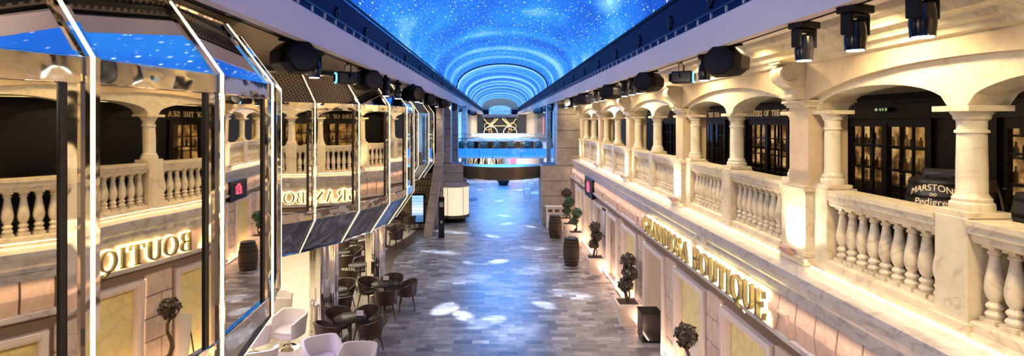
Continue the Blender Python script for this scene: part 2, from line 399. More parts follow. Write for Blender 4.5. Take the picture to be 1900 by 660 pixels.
# seams across the vault
def seam(y):
    mb = MB()
    for dy in (0, .35):
        mb.tube([(CX + 2.96 * math.cos(PI * (1 - u / 32)), y + dy, 7.36 + 1.59 * max(0, math.sin(PI * (1 - u / 32))) ** .9) for u in range(33)], .025, 6)
    return mb
struct(seam(35).build('trim_6', M['navy']))
struct(seam(62).build('trim_7', M['navy']))
# navy side fascias, slot and white beams
for s, xb, xd, nm in ((1, 2.93, 3.2, 8), (-1, -2.39, -2.77, 12)):
    struct(MB().prism([(xd, 6.72), (xd, 7.42), (xd + s * .25, 7.42), (xd + s * .25, 6.72)], Y0, YE).build('trim_%d' % nm, M['navy']))
    struct(MB().prism([(xd - s * .03, 7.37), (xd - s * .03, 7.43), (xd + s * .2, 7.43), (xd + s * .2, 7.37)], Y0, YE).build('trim_%d' % (nm + 1), M['black']))
    struct(MB().prism([(xb, 6.2), (xb, 6.6), (xb + s * .12, 6.6), (xb + s * .12, 6.2)], Y0, YE).build('trim_%d' % (nm + 2), M['beam']))
    struct(MB().prism([(xb + s * .12, 6.58), (xd + s * .25, 6.58), (xd + s * .25, 6.72), (xb + s * .5, 6.72)], Y0, YE).build('trim_%d' % (nm + 3), M['navy']))
    # slim lighting rail lying in the slot over the beam
    t = thing('lighting_rail', 'long black ladder rail along the top of the %s beam' % ('right' if s > 0 else 'left'), 'rail', (xb + s * .03, 0, 6.6))
    MB().box(-.015, .015, Y0, 80, .10, .13).build('top_rail', M['rail'], t)
    rg = MB().box(-.012, .012, -.015, .015, .0, .10).build('rung', M['beam'], t); rg.location = (0, 1.0, 0)
    for k in range(1, 98):
        r2 = rg.copy(); C.objects.link(r2); r2.location = (0, 1.0 + k * .5, 0)
    MB().box(-.015, .015, Y0, 80, -.0, .02).build('foot_rail', M['rail'], t)
    # ring fixings on the fascia
    ring0 = None
    ys = [2.9, 4.6, 6.3, 8.1, 10, 12.2, 14.6, 17.2, 20, 23, 26.5, 30.5] if s > 0 else [4.1, 5.6, 7.3, 9.2, 11.2, 13.5, 16, 19, 22.5, 26.5, 31]
    for i, y in enumerate(ys):
        lab = '%s round ring fixing on the navy fascia of the %s side' % (ORD[i], 'right' if s > 0 else 'left')
        if ring0 is None:
            ring0 = thing('ring_fixing', lab, 'fixing', (xd - s * .02, y, 7.02), 0, 'ring fixings on the %s fascia' % ('right' if s > 0 else 'left'))
            MB().torus((0, 0, 0), 'x', .085, .02, 18, 6).build('ring', M['iron'], ring0, 40)
            MB().box(-.02, .02, -.03, .03, -.13, .13).build('bracket', M['black'], ring0)
        else: dup(ring0, (xd - s * .02, y, 7.02), None, lab)
struct(MB().box(3.05, 4.6, Y0, YE, 6.28, 6.36).build('trim_16', M['bulk']))
struct(MB().box(-12, -2.51, Y0, YE, 6.28, 6.36).build('trim_17', M['perf']))
struct(MB().box(-2.53, -2.51, Y0, YE, 6.24, 6.28).build('trim_18', M['black']))
# track lines under both soffits
for s, x0, n in ((1, 3.10, 19), (-1, -2.60, 20)):
    struct(MB().box(x0 - .02, x0 + .02, Y0, 80, 6.22, 6.26).box(x0 + s * .09 - .01, x0 + s * .09 + .01, Y0, 80, 6.23, 6.26).build('trim_%d' % n, M['iron']))

# ================================================================== RIGHT: SHOP FRONT, GROUND FLOOR
XW = 3.65
DOORS = [8.0 + 2.335 * k for k in range(-5, 8)]           # centres along the wall
PIL = [d + 1.167 for d in DOORS]
# wall backing: piers between openings and the band over them
wb = MB(); wb.box(XW + .06, 4.3, Y0, YG - .05, 2.2, 2.95)
for p in PIL: wb.box(XW + .06, 4.3, p - .36, p + .36, 0, 2.2)
wb.box(XW + .06, 4.3, Y0, DOORS[0] - .8, 0, 2.2)
struct(wb.build('wall_right', M['stonejoint'])); wb = MB()
rs = random.Random(3)
for p in PIL:
    for r_ in range(5):
        z0 = .12 + r_ * .43; z1 = z0 + .408
        if r_ % 2: cuts = [p - .31, p + .05, p + .31]
        else: cuts = [p - .31, p + .31]
        for a, b_ in zip(cuts, cuts[1:]): wb.box(XW, XW + .08, a + .01, b_ - .01, z0, z1)
    wb.box(XW - .03, XW + .08, p - .36, p + .36, 0, .12)
struct(wb.build('trim_50', M['stone'], bevel=.018))
# frieze: vertical slabs, thin ledge, trapezoid keystones
fr = MB(); y = Y0
while y < 26.4:
    if not (7.25 < y < 13.35): fr.add([], []).prism([(XW - .0, 2.50), (XW - .03, 2.72), (XW - .0, 2.96), (XW + .05, 2.96), (XW + .05, 2.50)], y + .008, y + .385)
    y += .40
struct(fr.build('trim_21', M['frieze'], bevel=.012))
struct(MB().box(XW + .055, XW + .065, Y0, 26.5, 2.2, 2.955).build('trim_51', M['stonejoint']))
struct(MB().prism([(XW, 2.50), (XW - .0, 2.96), (XW + .08, 2.96), (XW + .08, 2.50)], 7.1, 13.5).build('trim_22', M['frieze']))
ks = MB()
for p in PIL:
    if 7.4 < p < 13.2: continue
    o = [(p - .19, 2.50), (p + .19, 2.50), (p + .10, 2.78), (p - .10, 2.78)]; i_ = [(p - .155, 2.50), (p + .155, 2.50), (p + .075, 2.75), (p - .075, 2.75)]
    for a in range(1, 4):
        b_ = (a + 1) % 4
        ks.ext([o[a], o[b_], i_[b_], i_[a]], 'x', XW - .075, XW - .01)
    ks.ext(i_, 'x', XW - .05, XW - .01)
struct(ks.build('trim_23', M['frieze']))
struct(MB().prism([(XW - .07, 2.44), (XW - .07, 2.50), (XW + .08, 2.50), (XW + .08, 2.40), (XW - .02, 2.40)], Y0, YG).build('trim_24', M['cornice']))
# big cornice = edge of the gallery floor
struct(MB().prism([(3.50, 3.38), (3.50, 3.31), (3.525, 3.30), (3.53, 3.25), (3.56, 3.18), (3.60, 3.13), (3.605, 3.08), (3.64, 3.07), (3.655, 2.96), (4.3, 2.95), (4.3, 3.38)], Y0, 25.9).build('trim_25', M['cornice']))
struct(MB().box(4.3, 8.2, Y0, YG, 3.2, 3.38).build('trim_26', M['black_gloss']))
for i, d in enumerate(DOORS):
    dark = i in (9, 10); rec = (i == 7)
    dn = bpy.data.objects.new('door_%d' % (i + 1), None); C.objects.link(dn); dn.location = (XW, d, 0); struct(dn)
    f = MB()
    for off, wd, x0 in ((.80, .09, -.055), (.725, .04, -.03)):
        zt = 2.20 - (0 if off == .80 else .085)
        f.box(x0, .10, -off - .0, -off + wd, 0, zt); f.box(x0, .10, off - wd, off, 0, zt); f.box(x0, .10, -off + wd, off - wd, zt - wd, zt)
    f.build('door_frame', M['trim'], dn, bevel=.008)
    x = .40 if rec else .10
    p_ = MB().box(x, x + .05, -.69, .69, .0 if rec else .10, 2.12)
    p_.build('door_panel', M['door_dark'] if dark else M['door_panel'], dn)
    if d > 4: MB().box(-.012, .0, .815, .835, .12, 2.2).build('jamb_light', M['jambled'], dn)
    if rec: MB().box(.1, .40, -.74, -.69, 0, 2.12).box(.1, .40, .69, .74, 0, 2.12).build('door_jamb', M['trim'], dn)
    else: MB().box(-.01, x + .02, -.69, .69, 0, .10).build('door_sill', M['trim'], dn)

# ---- glowing letter sign; a small serif alphabet drawn in strokes
def arc(cx, cz, rx, rz, a0, a1, n=14):
    return [(cx + rx * math.cos(R(a0 + (a1 - a0) * k / n)), cz + rz * math.sin(R(a0 + (a1 - a0) * k / n))) for k in range(n + 1)]
TH, TN = .15, .055     # thick and thin strokes, cap height 1
def thk(pts):          # vertical runs thick, horizontal runs thin
    out = []
    for i in range(len(pts)):
        a = pts[max(0, i - 1)]; b = pts[min(len(pts) - 1, i + 1)]
        dx, dz = b[0] - a[0], b[1] - a[1]; l = math.hypot(dx, dz) or 1
        out.append(TN + (TH - TN) * abs(dz / l) ** 1.5)
    return out
def ser(x, z, w_=.3): return ([(x - w_ / 2, z), (x + w_ / 2, z)], TN)
GL = {
 'O': (.95, [(arc(.475, .5, .40, .47, 0, 360, 28), None)]),
 'G': (.95, [(arc(.475, .5, .40, .47, 50, 340, 24), None), ([(.80, .08), (.80, .42)], TH), ser(.78, .43), ([(.78, .68), (.80, .92)], TN)]),
 'R': (.92, [([(.20, .03), (.20, .97)], TH), ser(.20, .03), ser(.16, .97, .2), ([(.2, .97), (.42, .97)] + arc(.45, .74, .24, .23, 90, -90) + [(.2, .51)], None), ([(.46, .5), (.80, .03)], TH * .9), ser(.84, .03, .16)]),
 'A': (.95, [([(.14, .03), (.46, .98)], TN), ([(.46, .98), (.80, .03)], TH), ([(.26, .36), (.68, .36)], TN), ser(.14, .03, .24), ser(.80, .03, .28)]),
 'N': (.98, [([(.17, .03), (.17, .97)], TN), ([(.15, .95), (.80, .03)], TH), ([(.80, .03), (.80, .97)], TN), ser(.17, .03), ser(.80, .97), ser(.12, .97, .2)]),
 'D': (.95, [([(.2, .03), (.2, .97)], TH), ([(.1, .97), (.4, .97)] + arc(.42, .5, .40, .47, 90, -90, 18) + [(.1, .03)], None)]),
 'I': (.44, [([(.22, .03), (.22, .97)], TH), ser(.22, .03), ser(.22, .97)]),
 'S': (.70, [(arc(.35, .735, .22, .225, 20, 270, 16) + arc(.35, .27, .25, .24, 90, -160, 16), None), ([(.57, .70), (.58, .93)], TN), ([(.11, .05), (.10, .32)], TN)]),
 'B': (.85, [([(.2, .03), (.2, .97)], TH), ([(.1, .97), (.4, .97)] + arc(.42, .745, .22, .225, 90, -90) + [(.2, .52)], None), ([(.2, .52), (.42, .52)] + arc(.45, .275, .26, .245, 90, -90) + [(.1, .03)], None)]),
 'U': (.95, [([(.2, .97), (.2, .35)] + arc(.49, .33, .29, .30, 180, 360, 16) + [(.78, .97)], None), ser(.2, .97), ser(.78, .97, .24)]),
 'T': (.82, [([(.41, .03), (.41, .97)], TH), ser(.41, .03), ([(.06, .97), (.76, .97)], TN), ([(.07, .97), (.06, .76)], TN), ([(.75, .97), (.76, .76)], TN)]),
 'Q': (.95, [(arc(.475, .5, .40, .47, 0, 360, 28), None), ([(.40, .05), (.58, -.16), (.85, -.24)], TH * .8)]),
 'E': (.78, [([(.2, .03), (.2, .97)], TH), ([(.1, .97), (.68, .97)], TN), ([(.2, .51), (.52, .51)], TN), ([(.1, .03), (.70, .03)], TN), ([(.67, .97), (.68, .76)], TN), ([(.69, .03), (.71, .26)], TN), ([(.52, .40), (.52, .62)], TN)]),
 'M': (1.1, [([(.17, .03), (.17, .97)], TN), ([(.17, .97), (.52, .05)], TH), ([(.52, .05), (.88, .97)], TN), ([(.88, .97), (.88, .03)], TH), ser(.17, .03, .24), ser(.88, .03)]),
 'F': (.74, [([(.2, .03), (.2, .97)], TH), ([(.1, .97), (.66, .97)], TN), ([(.2, .51), (.50, .51)], TN), ser(.2, .03), ([(.65, .97), (.66, .76)], TN)]),
 'H': (.98, [([(.2, .03), (.2, .97)], TH), ([(.76, .03), (.76, .97)], TH), ([(.2, .51), (.76, .51)], TN), ser(.2, .03), ser(.2, .97), ser(.76, .03), ser(.76, .97)]),
}
def glyph(mb, ch, size, grow=0.0, depth=.05, x0=0.0):
    """letter in the local YZ plane: reads along -Y, faces -X"""
    for pts, wd in GL[ch][1]:
        ws = thk(pts) if wd is None else [wd] * len(pts)
        n = len(pts); Lf = []; Rt = []
        for i, (x, z) in enumerate(pts):
            a = pts[max(0, i - 1)]; b = pts[min(n - 1, i + 1)]
            dx, dz = b[0] - a[0], b[1] - a[1]
            if n > 3 and pts[0] == pts[-1] and i in (0, n - 1): dx, dz = pts[1][0] - pts[-2][0], pts[1][1] - pts[-2][1]
            l = math.hypot(dx, dz) or 1; h = ws[i] / 2 + grow; nx, nz = -dz / l * h, dx / l * h
            ex = -dx / l * grow if i == 0 else (dx / l * grow if i == n - 1 else 0); ez = -dz / l * grow if i == 0 else (dz / l * grow if i == n - 1 else 0)
            Lf.append((x + nx + ex, z + nz + ez)); Rt.append((x - nx + ex, z - nz + ez))
        for i in range(n - 1):
            q = [Lf[i], Rt[i], Rt[i+1], Lf[i+1]]
            mb.hexa([(x0, -x * size, z * size) for x, z in q] + [(x0 - depth, -x * size, z * size) for x, z in q])
    return mb
def sign_text(parent, text, size, ystart, z, x, track, mat, halo=None, depth=.05, stretch=1.0):
    y = ystart
    for ch in text:
        if ch == ' ': y -= size * .62; continue
        l = glyph(MB(), ch, size, 0, depth).build('letter', mat, parent); l.location = (x, y, z); l.scale = (1, stretch, 1)
        if halo: h = glyph(MB(), ch, size, .07, .012).build('glow', halo, l); h.location = (.035, 0, 0)
        y -= GL[ch][0] * size * stretch + track
    return y
t = thing('shop_sign', 'long row of back-lit gold serif letters over the shop front on the right', 'sign', (XW - .06, 13.22, 2.53))
yend = sign_text(t, 'GRANDIOSA BOUTIQUE', .38, 0, 0, -.0, .028, M['lettergold'], M['halo'], .06, .97)

# ================================================================== RIGHT: ARCADE OF THE GALLERY
XA = 3.92; PITCH = 4.65
PIERS = [7.04 + PITCH * k for k in range(-2, 5)]
def arch_wall(x0, x1, ya, yb, fn, ztop, n=26):
    mb = MB(); ys = [ya + (yb - ya) * k / n for k in range(n + 1)]; vs = []
    for y in ys:
        z = fn((y - ya) / (yb - ya) * 2 - 1)
        vs += [(x0, y, z), (x0, y, ztop), (x1, y, z), (x1, y, ztop)]
    fs = []
    for i in range(n):
        a = 4 * i; b = a + 4
        fs += [(a, a+1, b+1, b), (a+2, b+2, b+3, a+3), (a, b, b+2, a+2), (a+1, a+3, b+3, b+1)]
    fs += [(0, 2, 3, 1), (4*n, 4*n+1, 4*n+3, 4*n+2)]
    return mb.add(vs, fs)
SPR = 5.335
big = MB(); inner = MB()
big_fn = lambda t: 5.47 + .29 * (1 - abs(t) ** 2.3)
in_fn = lambda t: SPR + .25 * math.sqrt(max(0, 1 - t * t))
for k in range(-2, 5):
    pc = 7.04 + PITCH * k; a, b = pc + .22, pc + PITCH - .22
    if k < 4: 
        m_ = arch_wall(XA, XA + .13, a, b, big_fn, 5.97); big.add(m_.v, m_.f)
        mid = pc + PITCH / 2
        for u, v in ((a + .06, mid - .10), (mid + .10, b - .06)):
            m_ = arch_wall(XA + .09, 4.38, u, v, in_fn, 5.97); inner.add(m_.v, m_.f)
        inner.box(XA + .09, 4.38, mid - .10, mid + .10, SPR, 5.97).box(XA + .09, 4.38, a - .01, a + .06, SPR, 5.97).box(XA + .09, 4.38, b - .06, b + .01, SPR, 5.97)
    big.box(XA, 4.38, pc - .22, pc + .22, 5.45, 5.97)
struct(big.build('trim_27', M['plaster'])); struct(inner.build('trim_28', M['marble_shaft']))
struct(MB().prism([(3.93, 5.93), (3.86, 5.95), (3.85, 6.0), (3.78, 6.02), (3.76, 6.07), (3.66, 6.10), (3.64, 6.18), (3.55, 6.21), (3.50, 6.28), (4.5, 6.28), (4.5, 5.93)], Y0, 25.9).build('trim_29', M['marble']))
# gallery room: ceiling and pub wall with window openings
struct(MB().box(4.38, 8.2, Y0, YG, 5.66, 5.75).build('trim_30', M['bulk']))
PUBW = [(5.0, 6.95), (8.15, 10.0), (12.1, 14.05), (15.45, 17.3), (19.4, 21.3), (.6, 2.6)]
pw = MB(); edges = sorted(PUBW); prev = Y0
for a, b in edges:
    pw.box(6.5, 6.62, prev, a, 3.38, 5.66); prev = b
    pw.box(6.5, 6.62, a, b, 5.18, 5.66).box(6.5, 6.62, a, b, 3.38, 3.62)
pw.box(6.5, 6.62, prev, YG, 3.38, 5.66)
for a, b in edges:   # pilasters and fascia line
    for y in (a - .12, b + .02): pw.box(6.44, 6.5, y, y + .10, 3.38, 5.25)
pw.box(6.40, 6.5, Y0, YG, 5.25, 5.30).box(6.42, 6.5, Y0, YG, 5.50, 5.56)
struct(pw.build('wall_pub', M['wood_dark']))
struct(MB().box(7.9, 8.0, Y0, YG, 3.38, 5.66).build('wall_pub_back', simple('dim_amber_back', (.16, .09, .04), .5)))
for i, (a, b) in enumerate(edges):
    wn = bpy.data.objects.new('window_%d' % (i + 1), None); C.objects.link(wn); wn.location = (6.5, a, 3.62); struct(wn)
    W_, H_ = b - a, 1.56; fm = MB()
    fm.box(.0, .07, 0, .07, 0, H_).box(0, .07, W_ - .07, W_, 0, H_).box(0, .07, .07, W_ - .07, 0, .07).box(0, .07, .07, W_ - .07, H_ - .07, H_)
    fm.box(-.01, .08, W_ / 2 - .06, W_ / 2 + .06, 0, H_)
    for lo in (.07, W_ / 2 + .06):
        wd = W_ / 2 - .13
        for q in (1, 2): fm.box(.015, .055, lo + wd * q / 3 - .014, lo + wd * q / 3 + .014, .07, H_ - .07)
        for q in (1, 2, 3): fm.box(.015, .055, lo, lo + wd, H_ * q / 4 - .014, H_ * q / 4 + .014)
    fm.build('window_frame', M['wood_dark'], wn)
    MB().box(.03, .036, .02, W_ - .02, .02, H_ - .02).build('window_pane', M['pubglass'], wn)
# engaged column, free column, pier, baluster
def col_profile(h, r):
    return [(r * 1.42, 0), (r * 1.45, .03), (r * 1.42, .06), (r * 1.25, .075), (r * 1.28, .10), (r * 1.12, .12), (r, .15), (r, h * .35), (r * .94, h - .24),
            (r * 1.10, h - .235), (r * 1.10, h - .215), (r * .95, h - .205), (r * .97, h - .13), (r * 1.15, h - .115), (r * 1.22, h - .08), (r * 1.38, h - .06), (r * 1.42, h - .05)]
def make_shaft(parent, x, y, z0, z1, r):
    h = z1 - z0
    o = MB().lathe(col_profile(h, r), (0, 0, 0), 22).build('shaft', M['marble_shaft'], parent, 35); o.location = (x, y, z0)
    o = MB().box(-r * 1.75, r * 1.75, -r * 1.75, r * 1.75, h - .05, h + .0).build('capital', M['marble'], parent, bevel=.006); o.location = (x, y, z0)
    o = MB().box(-r * 1.6, r * 1.6, -r * 1.6, r * 1.6, -.05, .0).build('base', M['marble'], parent, bevel=.005); o.location = (x, y, z0)
pier0 = thing('arcade_pier', '', 'pier', (0, 0, 3.38), 0, 'piers of the arcade')
MB().box(XA, 4.42, -.22, .22, 1.0, 2.0).build('shaft', M['plaster'], pier0)
MB().box(XA - .03, 4.45, -.25, .25, 2.0, 2.03).box(XA - .05, 4.47, -.27, .27, 2.03, 2.055).box(XA - .075, 4.49, -.295, .295, 2.055, 2.09).build('capital', M['marble'], pier0, bevel=.006)
MB().box(XA - .04, 4.42, -.23, .23, .17, .93).build('pedestal', M['marble'], pier0)
MB().box(XA - .10, 4.44, -.29, .29, 0, .10).box(XA - .07, 4.43, -.26, .26, .10, .17).build('foot', M['marble'], pier0, bevel=.012)
MB().box(XA - .06, 4.44, -.25, .25, .90, .935).box(XA - .09, 4.46, -.28, .28, .935, .97).box(XA - .06, 4.44, -.25, .25, .97, 1.0).build('pedestal_cap', M['marble'], pier0, bevel=.006)
# scrolled console
cs = [(XA, 2.10), (XA - .13, 2.10), (XA - .17, 2.13), (XA - .165, 2.17), (XA - .12, 2.19), (XA - .12, 2.23), (XA - .19, 2.27), (XA - .27, 2.33), (XA - .31, 2.40), (XA - .31, 2.47), (XA - .27, 2.52), (XA - .2, 2.555), (XA - .32, 2.56), (XA - .32, 2.585), (XA, 2.585)]
cm = MB().prism(cs, -.14, .14)
for yy in (-.145, .145):
    for rr in (.10, .055): cm.torus((XA - .19, yy, 2.42), 'y', rr, .014, 20, 6)
    cm.torus((XA - .11, yy, 2.145), 'y', .035, .012, 14, 6)
    cm.tube([(XA - .19, yy - .01, 2.42), (XA - .19, yy + .01, 2.42)], .03, 12)
cm.build('console', M['marble'], pier0, 40)
MB().box(XA - .19, XA - .10, -.09, .09, .10, .13).box(XA - .21, XA - .15, -.10, .10, .135, .19).build('uplight', simple('pink_uplight', (.5, .3, .25), .4), pier0, bevel=.006)
for s in (-1, 1):
    make_shaft(pier0, 4.13, s * .38, 1.05, 1.955, .095)
    MB().box(XA + .05, 4.34, s * .375 - .15, s * .375 + .15, 0, 1.0).build('side_pedestal', M['marble'], pier0, bevel=.008)
col0 = thing('arcade_column', '', 'column', (0, 0, 3.38), 0, 'free columns of the arcade')
make_shaft(col0, 4.14, 0, 1.05, 1.955, .112)
MB().box(XA + .03, 4.34, -.17, .17, 0, 1.0).box(XA - .01, 4.38, -.21, .21, 0, .12).build('pedestal', M['marble'], col0, bevel=.01)
bal_me = None
def balustrade(ya, yb, label):
    t = thing('balustrade', label, 'balustrade', (4.10, (ya + yb) / 2, 3.38), 0, 'balustrade sections of the gallery'); h = (yb - ya) / 2
    MB().prism([(-.17, 0), (-.17, .05), (-.14, .06), (-.14, .13), (-.11, .15), (.11, .15), (.14, .13), (.14, 0)], -h, h).build('plinth', M['marble'], t)
    MB().prism([(-.10, .80), (-.12, .83), (-.12, .86), (-.15, .88), (-.15, .93), (-.17, .95), (-.17, .99), (.17, .99), (.17, .95), (.12, .86), (.10, .80)], -h, h).build('handrail', M['marble'], t)
    n = 9; global bal_me
    for k in range(n):
        y = -h + (k + .5) * 2 * h / n
        if bal_me is None:
            pr = [(.052, .045), (.062, .06), (.068, .08), (.056, .10), (.042, .115), (.06, .135), (.064, .15), (.05, .17), (.038, .185), (.058, .22), (.070, .27), (.072, .31), (.064, .38), (.048, .47), (.038, .54), (.036, .565), (.05, .575), (.052, .59), (.04, .60), (.05, .625)]
            b = MB().box(-.07, .07, -.07, .07, 0, .045).lathe(pr, (0, 0, 0), 16).box(-.058, .058, -.058, .058, .62, .655)
            o = b.build('baluster', M['marble'], t, 40); bal_me = o.data
        else:
            o = bpy.data.objects.new('baluster', bal_me); C.objects.link(o); o.parent = t
        o.location = (0, y, .148)
    return t
vis = [p for p in PIERS]
for i, p in enumerate(PIERS):
    nvis = i - 2
    if nvis >= 0: lab = '%s visible square marble pier of the arcade, scroll console above, lit pedestal below' % ORD[nvis]
    else: lab = 'square marble pier behind the camera, number %s back' % ORD[-nvis - 1]
    pr = dup(pier0, (0, p, 3.38), None, lab) if i else pier0
    if not i: pier0.location = (0, p, 3.38); pier0['label'] = lab
for i, p in enumerate(PIERS[:-1]):
    mid = p + PITCH / 2; k = i - 1
    lab = ('%s free-standing round marble column in the arcade between two arches' % ORD[k]) if k >= 0 else 'round marble arcade column behind the camera, %s back' % ORD[-k - 1]
    if i == 0: col0.location = (0, mid, 3.38); col0['label'] = lab
    else: dup(col0, (0, mid, 3.38), None, lab)
    for j, (a, b) in enumerate(((p + .535, mid - .175), (mid + .175, p + PITCH - .535))):
        q = (i - 1) * 2 + j
        balustrade(a, b, ('%s marble balustrade section of the gallery, with turned balusters' % ORD[q]) if q >= 0 else 'marble balustrade section behind the camera, %s back' % ORD[-q - 1])
    ls = MB().box(3.895, 3.91, p + .31, p + PITCH - .31, 3.385, 3.40).build('led_strip', M['led'])
    tag(ls, '%s thin glowing strip along the foot of the gallery balustrade' % (ORD[k] if k >= 0 else 'unseen ' + ORD[-k - 1]), 'light strip', 'light strips at the balustrade foot')
for i, p in enumerate(PIERS):
    if p > 0: spot('pedestal_uplight', (XA - .38, p, 3.60), (XA - .03, p, 4.0), 52, (1, .80, .58), 120, .8, .03)
# ================================================================== LEFT: MIRRORED BAYS
def off_poly(P, w_):
    out = []
    for i in range(len(P)):
        ns = []
        for a, b in ((i - 1, i), (i, i + 1)):
            if 0 <= a and b < len(P):
                dx, dy = P[b][0] - P[a][0], P[b][1] - P[a][1]; l = math.hypot(dx, dy); ns.append((dy / l, -dx / l))
        nx = sum(n[0] for n in ns) / len(ns); ny = sum(n[1] for n in ns) / len(ns); l = math.hypot(nx, ny); nx /= l; ny /= l
        out.append((P[i][0] + nx * w_, P[i][1] + ny * w_, nx, ny))
    return out
ZH, ZS, ZB, ZT = 5.58, 3.25, 2.53, 6.17
def bay(P, label):
    t = thing('mirrored_bay', label, 'bay window', (P[len(P)//2][0] - .5, P[len(P)//2][1], ZB), 0, 'mirrored glass bays')
    ox, oy, oz = t.location
    top = off_poly(P, -.43); bot = off_poly(P, -.5); N_ = off_poly(P, 0)
    def put(mb, name, mat, bevel=0, smooth=None):
        mb.v = [(x - ox, y - oy, z - oz) for x, y, z in mb.v]; return mb.build(name, mat, t, smooth, bevel)
    n = len(P)
    for i in range(n - 1):
        a, b = P[i], P[i+1]; dx, dy = b[0] - a[0], b[1] - a[1]; l = math.hypot(dx, dy); ux, uy = dx / l, dy / l; nx, ny = uy, -ux
        def Q(s, z, o=0.0): return (a[0] + ux * s + nx * o, a[1] + uy * s + ny * o, z)
        def bar(s0, s1, z0, z1, o0, o1): return [Q(s0, z0, o0), Q(s1, z0, o0), Q(s1, z0, o1), Q(s0, z0, o1), Q(s0, z1, o0), Q(s1, z1, o0), Q(s1, z1, o1), Q(s0, z1, o1)]
        put(MB().hexa(bar(.03, l - .03, 3.42, 5.44, -.05, -.02)), 'mirror_pane', M['mirror'])
        put(MB().hexa(bar(.0, l, 5.42, ZH, -.06, .015)), 'head_rail', M['chrome'], .01)
        put(MB().hexa(bar(.0, l, ZS, 3.44, -.06, .015)), 'sill_rail', M['chrome'], .01)
        put(MB().hexa(bar(l - .15, l - .115, 3.44, 5.42, -.03, -.005)), 'mullion', M['darkframe'])
        put(MB().hexa(bar(l - .115, l - .045, 3.44, 5.42, -.03, .0)), 'mullion', M['chrome'])
        tq = [(a[0], a[1], ZH), (b[0], b[1], ZH), (top[i+1][0], top[i+1][1], ZT), (top[i][0], top[i][1], ZT)]
        put(MB().slab(tq, (nx, ny, .7), .02), 'roof_pane', M['roofmirror'])
        bq = [(a[0], a[1], ZS), (b[0], b[1], ZS), (bot[i+1][0], bot[i+1][1], ZB), (bot[i][0], bot[i][1], ZB)]
        put(MB().slab(bq, (nx, ny, -.7), .03), 'marble_panel', M['bluemarble'])
        lip = [(bot[i][0], bot[i][1]), (bot[i+1][0], bot[i+1][1])]
        put(MB().tube([(lip[0][0], lip[0][1], ZB + .01), (lip[1][0], lip[1][1], ZB + .01)], .03, 6), 'bottom_lip', M['chrome'])
        put(MB().tube([(top[i][0], top[i][1], ZT), (top[i+1][0], top[i+1][1], ZT)], .025, 6), 'ridge_rail', M['chrome'])
    for i in range(n):
        x, y, nx, ny = N_[i]; tx, ty = -ny, nx
        def W(s, o, z, bx=x, by=y): return (bx + tx * s + nx * o, by + ty * s + ny * o, z)
        def post(w2, o0, o1):
            mb = MB()
            lv = [(ZB, bot[i][0], bot[i][1]), (ZS, x, y), (ZH, x, y), (ZT, top[i][0], top[i][1])]
            vs = []
            for z, bx, by in lv: vs += [W(-w2, o0, z, bx, by), W(w2, o0, z, bx, by), W(w2, o1, z, bx, by), W(-w2, o1, z, bx, by)]
            fs = [(0, 3, 2, 1), (12, 13, 14, 15)]
            for k in range(3):
                for q in range(4): fs.append((4*k+q, 4*k+(q+1) % 4, 4*k+4+(q+1) % 4, 4*k+4+q))
            return mb.add(vs, fs)
        put(post(.045, -.05, .03), 'post', M['chrome'])
        put(post(.0065, .03, .042), 'led_strip', M['led'])
    return t
M['roofmirror'] = chrome('clear_roof_mirror', (.88, .86, .84), .02, .12, (1, 1, 1), .005)
B1 = [(-4.4, .35), (-3.41, 1.11), (-2.80, 2.09), (-2.41, 3.17), (-2.25, 4.33), (-2.31, 5.43), (-2.60, 6.35), (-3.25, 7.2), (-4.1, 7.8)]
B2 = [(-5.2, 8.95), (-4.37, 9.79), (-3.66, 10.7), (-3.05, 11.7), (-2.62, 12.83), (-2.40, 13.95), (-2.40, 15.1), (-2.62, 16.2), (-3.1, 17.2), (-3.8, 18.0)]
B3 = [(-4.9, 20.9), (-4.2, 22.2), (-3.54, 23.6), (-3.22, 24.7), (-3.12, 25.8), (-3.3, 26.6)]
bay(B1, 'nearest faceted mirror bay on the left, filling the picture edge and reflecting the sign')
bay(B2, 'middle faceted mirror bay on the left, above the two chrome columns')
bay(B3, 'farthest narrow mirror bay on the left beside the stone gate pillars')
fl = MB(); PP = []
for B in (B1, B2, B3): PP += [(q[0], q[1]) for q in off_poly(B, -.5)]
PP = [(-5, Y0)] + [(-5, .3)] + PP + [(-4.2, 27.5)]
struct(strip('trim_31', PP, [(-12, y) for x, y in PP], ZB - .02, ZB + .03, M['bulk']))
struct(MB().box(-6.3, -6.2, Y0, 27.5, ZB, 6.2).build('wall_left_upper', M['bronze']))
M['downlight'] = simple('downlight_glow', (1, .9, .7), .5, 0, (1, .85, .55), 6)
for i, (x, y) in enumerate([(-6, 10), (-6.4, 13), (-6, 16.3), (-5.4, 19), (-6.8, 20), (-8.4, 12)]):
    o = MB().lathe([(.09, 0), (.09, .02)], (0, 0, 0), 16).build('ceiling_downlight', M['downlight'])
    o.location = (x, y, ZB - .04); tag(o, '%s recessed round downlight in the lounge ceiling under the bays' % ORD[i], 'downlight', 'lounge downlights')

# chrome columns
for (px, py, r, lab) in ((592.5, 634, .335, 'thick mirror-chrome column among the tables, nearer of two'), (692, 550, .29, 'thick mirror-chrome column among the tables, farther of two')):
    x, y = floor_at(px, py)
    t = thing('chrome_column', lab, 'column', (x, y + r, 0), 0)
    mb = MB(); sg = 180
    for z in (.06, 1.2, ZB - .02):
        for k in range(sg):
            a = 2 * PI * k / sg; q = r * (1 + .016 * math.sin(7 * a + z * .4) + .011 * math.sin(13 * a + 1 - z * .3) + .006 * math.sin(29 * a + 2 * z))
            mb.v.append((q * math.cos(a), q * math.sin(a), z))
    for j in range(2):
        for k in range(sg): mb.f.append((j * sg + k, j * sg + (k + 1) % sg, (j + 1) * sg + (k + 1) % sg, (j + 1) * sg + k))
    mb.build('shaft', M['column_chrome'], t, 60)
    MB().lathe([(r + .03, 0), (r + .03, .05), (r, .065)], (0, 0, 0), 48).build('base_ring', M['chrome'], t, 40)

